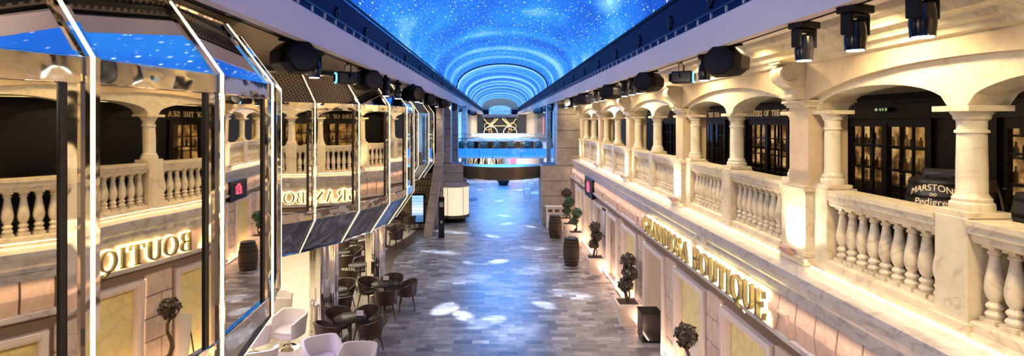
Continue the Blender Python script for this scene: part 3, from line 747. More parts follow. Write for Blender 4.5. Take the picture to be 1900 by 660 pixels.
# ================================================================== FURNITURE
def brown_chair(label, loc, rz):
    t = thing('dining_chair', label, 'chair', loc, rz, 'brown tub dining chairs')
    # shell opens towards local +Y
    def shell(u, v, o):
        a = R(-90) + R(128) * (2 * u - 1); top = .80 - .17 * abs(2 * u - 1) ** 2.2; low = .50 - .04 * math.cos((2 * u - 1) * 2)
        z = low + (top - low) * v; r = .262 + .045 * v + o
        return (r * 1.05 * math.cos(a), r * math.sin(a), z)
    mb = MB(); NUu, NVv = 22, 4
    mb.grid(lambda u, v: shell(u, v, 0), NUu, NVv); k = len(mb.v); mb.grid(lambda u, v: shell(u, v, -.03), NUu, NVv)
    w_ = NVv + 1
    for i in range(NUu):
        mb.f.append((i*w_, (i+1)*w_, k+(i+1)*w_, k+i*w_)); mb.f.append((i*w_+NVv, k+i*w_+NVv, k+(i+1)*w_+NVv, (i+1)*w_+NVv))
    for e in (0, NUu):
        for j in range(NVv): mb.f.append((e*w_+j, e*w_+j+1, k+e*w_+j+1, k+e*w_+j))
    mb.build('backrest', M['chairbrown'], t, 50)
    MB().lathe([(.20, .39), (.25, .40), (.262, .43), (.255, .465), (.21, .48), (.05, .482)], (0, 0, 0), 28).build('seat', M['chairbrown'], t, 50)
    # uprights joining shell and seat
    MB().tube([(-.2, -.14, .42), (-.22, -.16, .54)], .018, 8).tube([(.2, -.14, .42), (.22, -.16, .54)], .018, 8).tube([(0, -.24, .42), (0, -.268, .52)], .018, 8).build('seat_bracket', M['chairleg'], t, 40)
    for sx in (-1, 1):
        for sy in (-1, 1):
            MB().tube([(sx*.15, sy*.15, .40), (sx*.215, sy*.215, 0)], [.021, .012], 8).build('leg', M['chairleg'], t, 40)
    return t
def white_chair(label, loc, rz):
    t = thing('swivel_armchair', label, 'armchair', loc, rz, 'white swivel armchairs')
    def sq(a, r):
        c, s = math.cos(a), math.sin(a); e = .55
        return (r * math.copysign(abs(c) ** e, c), r * math.copysign(abs(s) ** e, s))
    def shell(u, v, o):
        a = R(-90) + R(142) * (2 * u - 1); top = .80 - .16 * max(0, abs(2 * u - 1) - .45) / .55; z = .30 + (top - .30) * v
        x, y = sq(a, .30 + .055 * v + o); return (x * 1.05, y, z)
    mb = MB(); NUu, NVv = 32, 4
    mb.grid(lambda u, v: shell(u, v, 0), NUu, NVv); k = len(mb.v); mb.grid(lambda u, v: shell(u, v, -.05), NUu, NVv); w_ = NVv + 1
    for i in range(NUu):
        mb.f.append((i*w_, (i+1)*w_, k+(i+1)*w_, k+i*w_)); mb.f.append((i*w_+NVv, k+i*w_+NVv, k+(i+1)*w_+NVv, (i+1)*w_+NVv))
    for e in (0, NUu):
        for j in range(NVv): mb.f.append((e*w_+j, e*w_+j+1, k+e*w_+j+1, k+e*w_+j))
    mb.build('backrest', M['whiteseat'], t, 50)
    pts = [sq(2 * PI * q / 28, .27) for q in range(28)]
    sm = MB()
    for z0, z1, s in ((.28, .40, .97), (.40, .455, 1.0)):
        sm.ext([(x * s, y * s + .01) for x, y in pts], 'z', z0, z1)
    sm.build('seat', M['whiteseat'], t, 40, bevel=.015)
    MB().lathe([(.03, .03), (.03, .28)], (0, 0, 0), 16).lathe([(.11, .26), (.11, .285)], (0, 0, 0), 16).build('pedestal', M['chrome'], t, 40)
    MB().lathe([(.25, 0), (.25, .012), (.06, .03), (.03, .05)], (0, 0, 0), 32).build('base_plate', M['chrome'], t, 30)
    return t
def round_table(label, loc, r=.36):
    t = thing('pedestal_table', label, 'table', loc, 0, 'round smoked pedestal tables')
    MB().lathe([(r - .02, .722), (r, .73), (r, .745), (r - .01, .75)], (0, 0, 0), 40).build('table_top', M['tabletop'], t, 30)
    MB().lathe([(.032, .03), (.032, .722)], (0, 0, 0), 16).lathe([(.1, .70), (.1, .722)], (0, 0, 0), 16).build('pole', M['chairleg'], t, 40)
    MB().lathe([(.24, 0), (.24, .012), (.05, .03)], (0, 0, 0), 32).build('base_plate', M['chairleg'], t, 30)
    return t
# tables: (pixel of table top centre, label phrase)
TBL = [((650, 588), 'nearest round smoked table, right of the near chrome column', [(-.5, 'behind'), (.81, 'behind left'), (2.3, 'in front left'), (-1.9, 'on the promenade side')]),
       ((714, 525), 'round smoked table on the promenade beside the far chrome column', [(-.15, 'behind'), (1.05, 'on the left'), (3.42, 'in front'), (-1.37, 'alone on the grey tiles')]),
       ((619, 537), 'round smoked table half hidden behind the near chrome column', [(-.15, 'behind'), (-2.6, 'in front')]),
       ((668, 490), 'round smoked table left of the far chrome column', [(.1, 'behind'), (2.7, 'in front')]),
       ((630, 467), 'round smoked table in the second row of the lounge', [(-.6, 'behind right'), (-2.6, 'in front on the right')]),
       ((662, 440), 'round smoked table deep in the lounge under the marble soffit', [(.6, 'behind'), (-2.3, 'in front'), (2.4, 'on the left')]),
       ((716, 424), 'round smoked table beyond the far chrome column at the promenade edge', [(-2.2, 'in front on the right'), (-.6, 'behind on the right'), (2.4, 'half hidden on the left')]),
       ((745, 398), 'farthest round smoked table beside the lit menu screen', [(-2.3, 'in front'), (.4, 'behind')])]
proto_c = None; proto_t = None
TSHORT = ['at the nearest round table', 'at the table by the far chrome column', 'at the table hidden behind the near column', 'at the table left of the far column',
          'at the second-row lounge table', 'at the deep lounge table under the soffit', 'at the table beyond the far column', 'at the farthest table by the menu screen']
for ti, ((px, py), lab, chs) in enumerate(TBL):
    x, y = floor_at(px, py, .75)
    if proto_t is None: proto_t = round_table(lab, (x, y, 0))
    else: dup(proto_t, (x, y, 0), 0, lab)
    for ang, pos in chs:
        r_ = {0: .52, 2: .65}.get(ti, .60)
        # angle 0 = beyond the table (+Y), positive = counter-clockwise (left)
        cx, cy = x - math.sin(ang) * r_, y + math.cos(ang) * r_
        rz = ang + PI
        cl = 'brown tub chair ' + pos + ' ' + TSHORT[ti]
        if proto_c is None: proto_c = brown_chair(cl, (cx, cy, 0), rz)
        else: dup(proto_c, (cx, cy, 0), rz, cl)
# small menu cards / glass on the near tables
for (px, py, nm) in ((668, 586, 'nearest table'), (716, 520, 'table out by the far column')):
    x, y = floor_at(px, py, .75)
    t = thing('menu_holder', 'small dark menu stand with a card on the %s' % nm, 'menu holder', (x, y, .75))
    MB().box(-.09, .09, -.04, .04, 0, .012).build('foot', M['black_gloss'], t); MB().box(-.08, .08, -.006, .006, .012, .13).build('card', M['white'], t)
# white armchairs at the lower left
WCH = [((520, 598), R(-70), 'white swivel armchair at the bottom left, tight against the mirror bay'), ((536, 645), R(165), 'white swivel armchair left of the near chrome column, seen from behind'),
       ((470, 660), R(-40), 'white swivel armchair cut by the bay edge, lowest on the left'), ((480, 716), R(20), 'white swivel armchair in the very corner below the bay'),
       ((597, 706), R(-150), 'white swivel armchair in front of the near chrome column with violet light'), ((662, 722), R(180), 'white swivel armchair at the bottom edge right of the near column')]
pw_ = None
for (px, py), rz, lab in WCH:
    x, y = floor_at(px, py)
    if pw_ is None: pw_ = white_chair(lab, (x, y, 0), rz)
    else: dup(pw_, (x, y, 0), rz, lab)
x, y = floor_at(500, 588, .55)
t = thing('side_table', 'small round chrome side table between the white armchairs', 'side table', (x, y, 0))
MB().lathe([(.24, .54), (.25, .55), (.24, .56)], (0, 0, 0), 32).build('table_top', M['black_gloss'], t, 30); MB().lathe([(.22, 0), (.22, .015), (.03, .03), (.025, .54)], (0, 0, 0), 24).build('pedestal', M['chrome'], t, 30)

# barrels on the promenade
def barrel(label, loc, h=.98, r=.30, mat='oak', top=True):
    t = thing('barrel', label, 'barrel', loc)
    pr = [(r * (.80 + .20 * math.sin(PI * k / 12)), h * k / 12) for k in range(13)]
    MB().lathe(pr, (0, 0, 0), 28).build('staves', M[mat], t, 50)
    for f in (.04, .16, .30, .70, .84, .96):
        rr = r * (.80 + .20 * math.sin(PI * f)) + .004
        MB().lathe([(rr, f * h - .018), (rr + .002, f * h), (rr, f * h + .018)], (0, 0, 0), 28, False).build('hoop', M['iron'], t, 60)
    if top:
        MB().lathe([(r + .02, h + .03), (r + .03, h + .04), (r + .02, h + .05)], (0, 0, 0), 32).build('glass_top', M['glass'], t, 30)
        for q in range(3): MB().lathe([(.02, h), (.02, h + .03)], (.14 * math.cos(q * 2.1), .14 * math.sin(q * 2.1), 0), 10).build('spacer', M['iron'], t)
    return t
for (px, py), lab in (((1060, 491), 'dark oak barrel with a glass top, nearer one on the promenade'), ((1030, 440), 'dark oak barrel with a glass top, farther one near the stone gate')):
    x, y = floor_at(px, py); barrel(lab, (x, y, 0))

# topiaries in square planters
def leafball(mb, c, r, n, seed):
    q = random.Random(seed)
    mb.lathe([(r * .78 * math.sin(PI * (k + .5) / 9), -r * .78 * math.cos(PI * (k + .5) / 9)) for k in range(9)], c, 12)
    for _ in range(n):
        z = q.uniform(-1, 1); a = q.uniform(0, 2 * PI); s = math.sqrt(1 - z * z); d = Vector((s * math.cos(a), s * math.sin(a), z))
        u = d.cross(Vector((q.uniform(-1, 1), q.uniform(-1, 1), q.uniform(-1, 1)))).normalized(); v = d.cross(u)
        p = Vector(c) + d * r * q.uniform(.72, .95); l = r * q.uniform(.28, .42); w2 = l * .42; tip = p + u * l + d * l * q.uniform(.15, .7)
        m1 = p + u * l * .5 + v * w2 + d * l * .2; m2 = p + u * l * .5 - v * w2 + d * l * .2
        mb.add([p, m1, tip, m2], [(0, 1, 2), (0, 2, 3)])
    return mb
def topiary(label, loc, balls, green=False, s=1.0, seed=1, bend=.05):
    t = thing('topiary_tree', label, 'potted tree', loc, 0)
    def fr_(h0, h1, a, b): return [(-a, -a, h0), (a, -a, h0), (a, a, h0), (-a, a, h0), (-b, -b, h1), (b, -b, h1), (b, b, h1), (-b, b, h1)]
    pm = MB().hexa(fr_(0, .05, .20 * s, .20 * s)).hexa(fr_(.05, .50, .19 * s, .26 * s))
    b = .30 * s
    for (x0, x1, y0, y1) in ((-b, b, -b, -b + .05), (-b, b, b - .05, b), (-b, -b + .05, -b + .05, b - .05), (b - .05, b, -b + .05, b - .05)): pm.box(x0, x1, y0, y1, .50, .58)
    pm.build('planter', M['pot'], t, bevel=.006)
    MB().box(-b + .05, b - .05, -b + .05, b - .05, .50, .55).build('soil', M['soil'], t)
    ztop = max(z for _, _, z, _ in balls)
    q = random.Random(seed)
    MB().tube([(bend * math.sin(k * 1.3 + seed), bend * .5 * math.cos(k * 1.7), .5 + (ztop - .5) * k / 8) for k in range(9)], [.045 - .003 * k for k in range(9)], 10).tube([(.02, 0, .5), (.07, .03, .75), (-.02, .02, 1.0), (.04, 0, 1.2)], .02, 8).build('trunk', M['bark'], t, 60)
    for i, (x, y, z, r) in enumerate(balls): leafball(MB(), (x, y, z), r, 260, seed * 10 + i).build('foliage', M['leafgreen' if green else 'leaf'], t)
    return t
x, y = floor_at(1164, 600); topiary('dark topiary with three leaf balls in a cream planter before the black cabinet', (x, y, 0), [(.02, 0, 1.62, .19), (.06, 0, 1.30, .20), (-.05, 0, 1.0, .19)], seed=2)
x, y = floor_at(1104, 507); topiary('dark topiary with three leaf balls in a cream planter behind the nearer barrel', (x, y, 0), [(.0, 0, 1.58, .19), (.06, 0, 1.28, .19), (-.05, 0, 1.0, .17)], seed=3)
x, y = floor_at(1068, 455); topiary('green topiary with two leaf balls in a wide cream planter, third from the camera', (x, y, 0), [(.06, 0, 1.35, .22), (-.05, 0, 1.02, .17)], True, seed=4)
x, y = floor_at(1062, 440); topiary('green topiary behind the wide planter, its ball highest beside the stone gate', (x - .1, y + .3, 0), [(.02, 0, 1.55, .23), (-.1, 0, 1.15, .18)], True, seed=5)
x, y = floor_at(1050, 426); topiary('farthest dark topiary standing by the white menu cabinet', (x, y, 0), [(.02, 0, 1.75, .24), (-.02, 0, 1.2, .16)], False, seed=6)
topiary('nearest topiary, one dark leaf ball at the bottom edge of the picture', (3.08, 8.87, 0), [(.0, 0, 1.68, .19)], seed=7)

# black cabinet in the open doorway
t = thing('black_cabinet', 'plain black cabinet standing in the open doorway under the sign', 'cabinet', (3.62, 12.88, 0))
MB().box(-.24, .22, -.23, .23, .04, .67).build('body', M['black_gloss'], t, bevel=.005); MB().box(-.25, .23, -.24, .24, .67, .70).build('top', M['black'], t, bevel=.004); MB().box(-.22, .20, -.21, .21, 0, .04).build('plinth', M['black'], t)
# standing board near the front doors
t = thing('standing_board', 'grey standing board leaning by the nearest shown door', 'sign', (3.42, 9.45, 0), 0)
MB().hexa([(-.13, -.02, .02), (.13, -.02, .02), (.13, .0, .02), (-.13, 0, .02), (-.13, .10, 1.32), (.13, .10, 1.32), (.13, .12, 1.32), (-.13, .12, 1.32)]).build('board', simple('pale_blue_board', (.45, .48, .52), .3), t)
MB().tube([(0, .14, 1.25), (0, .40, 0)], .015, 6).build('stand', M['black'], t)
# framed poster between far doors
t = thing('poster_frame', 'narrow black framed poster on the pilaster above the second planter', 'poster', (XW - .02, 18.5, 1.25))
MB().box(-.02, .015, -.22, .22, 0, .95).build('frame', M['black'], t); MB().box(-.026, -.02, -.17, .17, .06, .89).build('print', M['white'], t)
# red info screen under the cornice
t = thing('info_screen', 'dark screen with red glowing mark under the gallery edge', 'screen', (XW - .04, 21.3, 2.22))
MB().box(-.07, .03, -.85, .85, 0, .74).build('housing', M['wood_dark'], t, bevel=.01)
rm = MB()
for a, b, c_, d_ in ((-.28, -.20, .25, .55), (-.1, -.02, .2, .6), (-.1, .18, .52, .6), (.1, .18, .3, .6), (-.28, -.02, .22, .29), (.22, .3, .2, .5), (.05, .3, .2, .26)): rm.box(-.078, -.07, a, b, c_, d_)
rm.build('glowing_mark', M['red'], t)
# cameras and boxes on the cornice face
for (y, n) in ((9.75, 'nearer'), (16.6, 'farther')):
    t = thing('security_camera', '%s small white dome camera under the gallery edge' % n, 'camera', (3.57, y, 3.10))
    MB().lathe([(.035, 0), (.035, .05)], (0, 0, 0), 14).build('mount', M['white'], t); MB().lathe([(.005, -.05), (.03, -.04), (.042, -.01), (.04, 0)], (0, 0, 0), 14).build('dome', M['trim'], t, 60)
o = MB().box(-.03, .03, -.06, .06, -.06, .06).build('wall_box', M['trim'], bevel=.012); o.location = (3.545, 9.3, 3.14); tag(o, 'small square white wall box beside the nearer dome camera', 'box')

# ================================================================== STAGE LIGHTS UNDER THE SOFFITS
def moving_head(label, loc, rz, tilt=0):
    t = thing('moving_head_light', label, 'spotlight', loc, rz, 'moving head spotlights')
    MB().box(-.13, .13, -.09, .09, -.10, -.03).box(-.05, .05, -.03, .03, -.03, .03).build('base', M['black'], t, bevel=.01)
    MB().box(-.135, -.095, -.05, .05, -.29, -.10).box(.095, .135, -.05, .05, -.29, -.10).box(-.135, .135, -.05, .05, -.13, -.10).build('yoke', M['black'], t, bevel=.012)
    h = MB().lathe([(.05, .09), (.075, .07), (.085, .0), (.088, -.08), (.08, -.155), (.083, -.17)], (0, 0, 0), 20).build('head', M['black_gloss'], t, 40); h.location = (0, 0, -.25); h.rotation_euler = (tilt, 0, 0)
    l = MB().lathe([(.066, -.168), (.068, -.176)], (0, 0, 0), 20).build('lens', M['lens'], h); return t
def speaker(label, loc, rz):
    t = thing('loudspeaker', label, 'loudspeaker', loc, rz, 'angular black loudspeakers')
    def ring(y, s, dz=0): return [(s * a, y, -.23 + dz + s * b) for a, b in ((-.11, .215), (.10, .215), (.245, .07), (.23, -.11), (.08, -.215), (-.12, -.215), (-.245, -.09), (-.245, .09))]
    mb = MB(); A = ring(-.24, .88); B_ = ring(-.10, 1.0); D_ = ring(.24, .82)
    mb.add(A + B_ + D_, [tuple(range(8))[::-1], tuple(range(16, 24))] + [(i, (i+1) % 8, 8+(i+1) % 8, 8+i) for i in range(8)] + [(8+i, 8+(i+1) % 8, 16+(i+1) % 8, 16+i) for i in range(8)])
    mb.build('cabinet', M['black'], t, bevel=.01)
    MB().ext([(x * .85, (z + .23) * .85 - .23) for x, _, z in A], 'y', -.25, -.24).build('grille', M['black_gloss'], t)
    MB().box(-.03, .03, -.05, .05, -.06, .03).box(-.20, .20, -.02, .02, -.03, .0).build('bracket', M['black'], t)
    return t
def projector(label, loc, rz):
    t = thing('yoke_spotlight', label, 'spotlight', loc, rz, 'spotlights hung in open yokes')
    MB().tube([(-.21, 0, -.30), (-.21, 0, -.06), (.21, 0, -.06), (.21, 0, -.30)], .012, 8).tube([(0, 0, -.06), (0, 0, .05)], .02, 8).build('yoke', M['iron'], t)
    b = MB().box(-.15, .15, -.20, .14, -.40, -.19).box(-.12, .12, .14, .19, -.37, -.22).build('body', M['black_gloss'], t, bevel=.04)
    MB().torus((0, -.21, -.295), 'y', .085, .012, 24, 8).build('lens_ring', M['lens_blue'], t, 60)
    MB().lathe([(.075, 0), (.07, .015)], (0, 0, 0), 20).xf(Matrix.Translation((0, -.212, -.295)) @ Matrix.Rotation(R(90), 4, 'X')).build('lens', M['black'], t)
    MB().box(-.04, .04, -.12, -.04, -.19, -.185).build('display', M['red'], t)
    return t
def d_of(px, X): return abs(X) * 1000 / abs(px - 925)
RL = [(2100, 'h'), (1712, 'h'), (1587, 'h'), (1492, 'h'), (1350, 's'), (1307, 'h'), (1264, 'p'), (1205, 's'), (1187, 'h'), (1173, 'h'), (1159, 'h'), (1136, 's'), (1117, 'h'), (1106, 'h'), (1096, 'p'), (1086, 's'), (1075, 'p'), (1067, 'h'), (1060, 's'), (1051, 'h'), (1044, 'p'), (1031, 'h'), (1025, 's'), (1020, 'h'), (1015, 's'), (1010, 'h'), (1005, 's'), (1001, 's'), (997, 's')]
LL = [(545, 's'), (583, 'h'), (645, 'p'), (680, 's'), (701, 'h'), (725, 'h'), (744, 's'), (774, 'h'), (782, 'h'), (793, 's'), (801, 'p'), (810, 'h'), (818, 's'), (826, 'p'), (838, 's'), (844, 'h'), (850, 's'), (856, 'h'), (861, 's'), (866, 'h'), (871, 's'), (875, 's'), (879, 's')]
PROTO = {}; SPOTS = []
KIND = {'h': 'black moving head spotlight', 's': 'angular black loudspeaker', 'p': 'black spotlight in an open yoke'}
FN = {'h': moving_head, 's': speaker, 'p': projector}
for side, lst, X in (('right', RL, 3.12), ('left', LL, -2.62)):
    cnt = {'h': 0, 's': 0, 'p': 0}; sg = 1 if side == 'right' else -1
    for i, (px, k) in enumerate(lst):
        if px in (2100, 100): y = 2.6 if side == 'right' else 1.5; seen = False
        else: y = d_of(px, X); seen = True
        o_ = ORD[min(cnt[k], 19)]; lab = '%s %s under the %s soffit%s' % (o_, KIND[k], side, '' if seen else ', out of frame')
        if seen: cnt[k] += 1
        rz = {'h': R(90) + rnd.uniform(-.5, .5) if y > 6 else R(25) * sg, 's': -R(40) * sg if side == 'left' else R(-40), 'p': R(60) * sg}[k]
        if k == 's': rz = R(-50) if side == 'right' else R(50)
        loc = (X, y, 6.24) if not (side == 'left' and 11.5 < y < 17) else (-2.30 if k == 's' else -2.45, y, 6.17)
        if k not in PROTO: PROTO[k] = FN[k](lab, loc, rz)
        else: dup(PROTO[k], loc, rz, lab)
# pools of cool light on the floor from the moving heads
POOLS = [((815, 467), 7, 1), ((915, 438), 6, 1), ((925, 485), 6, 1), ((825, 573), 8, 1.3), ((905, 596), 7, 1.1), ((1055, 545), 7, 1), ((1010, 565), 6, .8), ((935, 400), 5, 1.2), ((925, 373), 5, 1.4), ((890, 352), 5, 1.4), ((965, 352), 5, 1.4), ((860, 585), 6, 1), ((985, 420), 5, .8), ((870, 487), 5, .7)]
POOLS += [((860, 520), 11, .5), ((1000, 500), 11, .4), ((960, 620), 12, .4), ((780, 620), 10, .4), ((840, 430), 8, .8), ((990, 460), 7, .6), ((900, 330), 6, 2), ((940, 415), 6, .6)]
for i, ((px, py), sz, e) in enumerate(POOLS):
    x, y = floor_at(px, py); sx = -2.62 if i % 2 else 3.12
    sy = min(y + (3 if i % 3 else -2.5), 60)
    spot('floor_spot', (sx, sy, 5.72), (x, y, 0), 7500 * e, COOL, sz * .9, .9, .02).scale = (1, 1.5, 1)
# ================================================================== STONE GATE AND BRIDGES
def courses(name, x0, x1, y0, y1, zs, parent):
    mb = MB()
    for a, b in zip(zs, zs[1:]):
        mb.box(x0, x1, y0, y1, a + .012, b - .012)
    o = mb.build(name, M['greystone'], parent, bevel=.006)
    MB().box(x0 + .02, x1 - .02, y0 + .02, y1 - .02, zs[0], zs[-1]).build('joint_core', M['joint'], parent)
    return o
t = thing('gate_pier', 'massive coursed stone gate pier on the right of the promenade', 'pillar', (0, 0, 0))
courses('lower_block', 2.2, 4.4, 27.1, 29.4, [0, .72, 1.45, 2.2, 2.98], t); courses('upper_block', 2.95, 4.4, 27.1, 28.3, [2.98, 3.85, 4.75, 5.55, 6.2], t)
t = thing('gate_pier', 'slim stone gate pillar standing on a block above the lit round counter', 'pillar', (0, 0, 0))
courses('lower_block', -2.95, -1.86, 28.0, 29.3, [2.06, 2.52, 3.0], t); courses('upper_block', -2.86, -2.5, 28.2, 28.9, [3.0, 3.9, 4.8, 5.5, 6.2], t)
for i, (x, y, w2, lab) in enumerate(((-2.95, 27.1, .17, 'pale stone pillar at the end of the farthest mirror bay'), (-2.55, 31.5, .2, 'blue-lit stone pillar behind the slim gate pillar on the left'), (3.35, 30.5, .22, 'blue-lit stone pillar just behind the right gate pier'), (2.95, 31.8, .12, 'thin blue-lit pillar beside the bridge on the right'), (-2.3, 36, .18, 'farther blue-lit pillar at the left end of the glass bridge'))):
    t = thing('stone_pillar', lab, 'pillar', (x, y, 0)); mb = MB()
    for k in range(7): mb.box(-w2, w2, -w2, w2, k * .88 + .012, k * .88 + .868)
    mb.build('courses', M['greystone'], t); MB().box(-w2 + .02, w2 - .02, -w2 + .02, w2 - .02, 0, 6.2).build('joint_core', M['joint'], t)
# curved bronze bridge
t = thing('curved_bridge', 'curved bronze-clad bridge beam spanning between the stone gate blocks', 'bridge', (.17, 28.6, 0))
mb = MB(); n = 24; vs = []; 
for k in range(n + 1):
    u = 2 * k / n - 1; x = u * 2.01; yf = -.15 - .75 * (1 - u * u)
    vs += [(x, yf, 2.86 - .02 * (1 - u * u)), (x, yf + .12, 2.26 - .06 * (1 - u * u)), (x, .9, 2.24), (x, .9, 2.86)]
fs = [(4*k+j, 4*k+4+j, 4*k+4+(j+1) % 4, 4*k+(j+1) % 4) for k in range(n) for j in range(4)] + [(0, 3, 2, 1), (4*n, 4*n+1, 4*n+2, 4*n+3)]
mb.add(vs, fs).build('cladding', M['bronze'], t, 30)
MB().tube([(2.01 * (2*k/24-1), .0 - .75 * (1 - (2*k/24-1) ** 2) + .1, 2.22 - .06 * (1 - (2*k/24-1) ** 2)) for k in range(25)], .025, 6).build('lower_edge', M['gold'], t)
# glass bridge with blue fascia
t = thing('glass_bridge', 'bowed glass balcony bridge glowing blue across the hall', 'bridge', (.5, 33.5, 0))
def arcx(y0, bow, x0=-3.4, x1=3.4, n=24): return [(x0 + (x1 - x0) * k / n, y0 - bow * (1 - (2*k/n - 1) ** 2)) for k in range(n + 1)]
def wallstrip(pts, z0, z1, th):
    mb = MB(); vs = []; n = len(pts)
    for x, y in pts: vs += [(x, y, z0), (x, y, z1), (x, y + th, z1), (x, y + th, z0)]
    return mb.add(vs, [(4*k+j, 4*k+4+j, 4*k+4+(j+1) % 4, 4*k+(j+1) % 4) for k in range(n-1) for j in range(4)] + [(0, 3, 2, 1), (4*n-4, 4*n-3, 4*n-2, 4*n-1)])
wallstrip(arcx(0, .5), 3.05, 4.12, .02).build('glass_panel', M['glass'], t)
wallstrip(arcx(.12, .5), 3.02, 3.52, .05).build('fascia', M['blue_glow'], t)  # blue fascia, its emission stands in for the reflected blue
wallstrip(arcx(-.02, .5, -3.78, 3.78), 2.93, 3.03, 2.2).build('deck', M['white'], t)
MB().tube([(x, y, 4.14) for x, y in arcx(0, .5)], .022, 8).build('handrail', M['chrome'], t)
MB().tube([(x, y, 4.34) for x, y in arcx(1.9, .5)], .022, 8).build('rear_handrail', M['chrome'], t)
for x, y in arcx(0, .5)[::3]: MB().box(x - .012, x + .012, y - .03, y + .03, 2.98, 4.13).build('baluster_post', M['chrome'], t)
for i, x in enumerate([-2.9, -2.3, -1.5, -.6, .3, 1.3, 2.1, 2.8, 3.4]):
    tt = thing('box_planter', '%s green shrub in a dark trough behind the bridge glass' % ['leftmost', 'second', 'third', 'fourth', 'middle', 'sixth', 'seventh', 'eighth', 'rightmost'][i], 'plant', (x + .5, 34.6, 3.04), 0, 'shrubs on the glass bridge')
    MB().box(-.24, .24, -.15, .15, 0, .45).build('trough', M['black'], tt)
    leafball(MB(), (0, 0, .66), .27, 120, 50 + i).build('foliage', M['hedge'], tt)
# lit round counter
t = thing('round_counter', 'round counter with glowing engraved cream panels and dark stone cap', 'counter', (-2.35, 28.3, 0))
def engraved():
    m, nt, b = newmat('engraved_glow_panel'); co = coords(nt, (1, 1, 1))
    v = N(nt, 'ShaderNodeTexVoronoi'); v.feature = 'F1'; v.inputs['Scale'].default_value = 1.9; v.inputs['Randomness'].default_value = .6; L(nt, co, v.inputs['Vector'])
    m1 = N(nt, 'ShaderNodeMath', operation='MULTIPLY'); m1.inputs[1].default_value = 62; L(nt, v.outputs['Distance'], m1.inputs[0])
    s_ = N(nt, 'ShaderNodeMath', operation='SINE'); L(nt, m1.outputs[0], s_.inputs[0])
    n = N(nt, 'ShaderNodeTexNoise'); n.inputs['Scale'].default_value = 14; L(nt, co, n.inputs['Vector'])
    m2 = N(nt, 'ShaderNodeMath', operation='MULTIPLY'); L(nt, s_.outputs[0], m2.inputs[0]); L(nt, n.outputs[0], m2.inputs[1])
    r = ramp(nt, m2.outputs[0], [(.05, (1, .84, .58)), (.22, (.22, .15, .08)), (.38, (1, .84, .58))])
    L(nt, r.outputs[0], b.inputs['Base Color']); L(nt, r.outputs[0], b.inputs['Emission Color']); b.inputs['Emission Strength'].default_value = .62; return m
M['engraved'] = engraved()
r = .78
MB().lathe([(r - .15, 0), (r - .15, .22)], (0, 0, 0), 10).build('plinth', M['black'], t)
MB().lathe([(r + .05, .22), (r + .06, .38)], (0, 0, 0), 40).build('base_ring', M['bronze'], t, 30)
MB().lathe([(r, .38), (r, 1.82)], (0, 0, 0), 40).build('glowing_drum', M['engraved'], t, 30)
MB().lathe([(r + .03, 1.82), (r + .06, 1.86), (r + .04, 1.92), (r - .2, 2.06)], (0, 0, 0), 40).build('cap', M['greystone'], t, 30)
for k in range(6):
    a = 2 * PI * k / 6 + .2; MB().box(-.012, .012, -.012, .012, .38, 1.82).build('glass_fin', M['chrome'], t).location = ((r + .02) * math.cos(a), (r + .02) * math.sin(a), 0)
# leaning column
t = thing('leaning_pillar', 'leaning stone-clad pillar between the menu screen and the lit counter', 'pillar', (-3.2, 24.5, 0))
mb = MB()
for k in range(6):
    z0, z1 = k * .63 + .008, (k + 1) * .63 - .008; a, b = z0 * .145, z1 * .145
    mb.hexa([(-.19 + a, -.2, z0), (.19 + a, -.2, z0), (.19 + a, .2, z0), (-.19 + a, .2, z0), (-.19 + b, -.2, z1), (.19 + b, -.2, z1), (.19 + b, .2, z1), (-.19 + b, .2, z1)])
mb.build('cladding', M['greystone'], t, bevel=.004)
# totem
t = thing('totem_sign', 'tall slim black totem sign on the tiles before the lit counter', 'sign', (-2.55, 24.1, 0), R(4))
MB().box(-.13, .13, -.06, .06, 0, 1.82).build('slab', M['black_gloss'], t, bevel=.006); MB().box(-.09, .09, -.066, -.06, 1.38, 1.6).build('panel', M['greystone'], t)
MB().box(-.05, .05, -.066, -.06, .72, .75).box(-.03, .03, -.066, -.06, .66, .68).build('printed_marks', M['cream_text'], t)
# menu screen
def screen_mat():
    m, nt, b = newmat('menu_screen_glow'); tc = N(nt, 'ShaderNodeTexCoord'); sp = N(nt, 'ShaderNodeSeparateXYZ'); L(nt, tc.outputs['Object'], sp.inputs[0])
    r = ramp(nt, sp.outputs[2], [(0, (.05, .12, .3)), (.30, (.08, .2, .42)), (.42, (.5, .68, .85)), (.62, (.75, .85, .95)), (1, (.3, .55, .8))])
    w_ = N(nt, 'ShaderNodeTexWave'); w_.bands_direction = 'Z'; w_.inputs['Scale'].default_value = 2.2; w_.inputs['Distortion'].default_value = 3; L(nt, tc.outputs['Object'], w_.inputs['Vector'])
    mx = N(nt, 'ShaderNodeMixRGB', blend_type='MULTIPLY'); mx.inputs[0].default_value = .35; L(nt, r.outputs[0], mx.inputs[1]); L(nt, w_.outputs[0], mx.inputs[2])
    L(nt, mx.outputs[0], b.inputs['Emission Color']); b.inputs['Emission Strength'].default_value = 1.1; b.inputs['Base Color'].default_value = (.02, .02, .02, 1); return m
t = thing('menu_screen', 'tall black digital menu screen glowing pale blue at the lounge edge', 'screen', (-3.9, 26.0, 0), R(6))
MB().box(-.30, .36, -.09, .09, .28, 1.72).build('housing', M['black'], t, bevel=.01)
s = MB().box(-.27, .27, -.008, 0, 0, 1.28).build('display', screen_mat(), t); s.location = (0, -.092, .36)
MB().box(-.16, -.12, -.04, .04, 0, .28).box(.12, .16, -.04, .04, 0, .28).box(-.28, .28, -.14, .14, 0, .02).build('stand', M['black'], t)
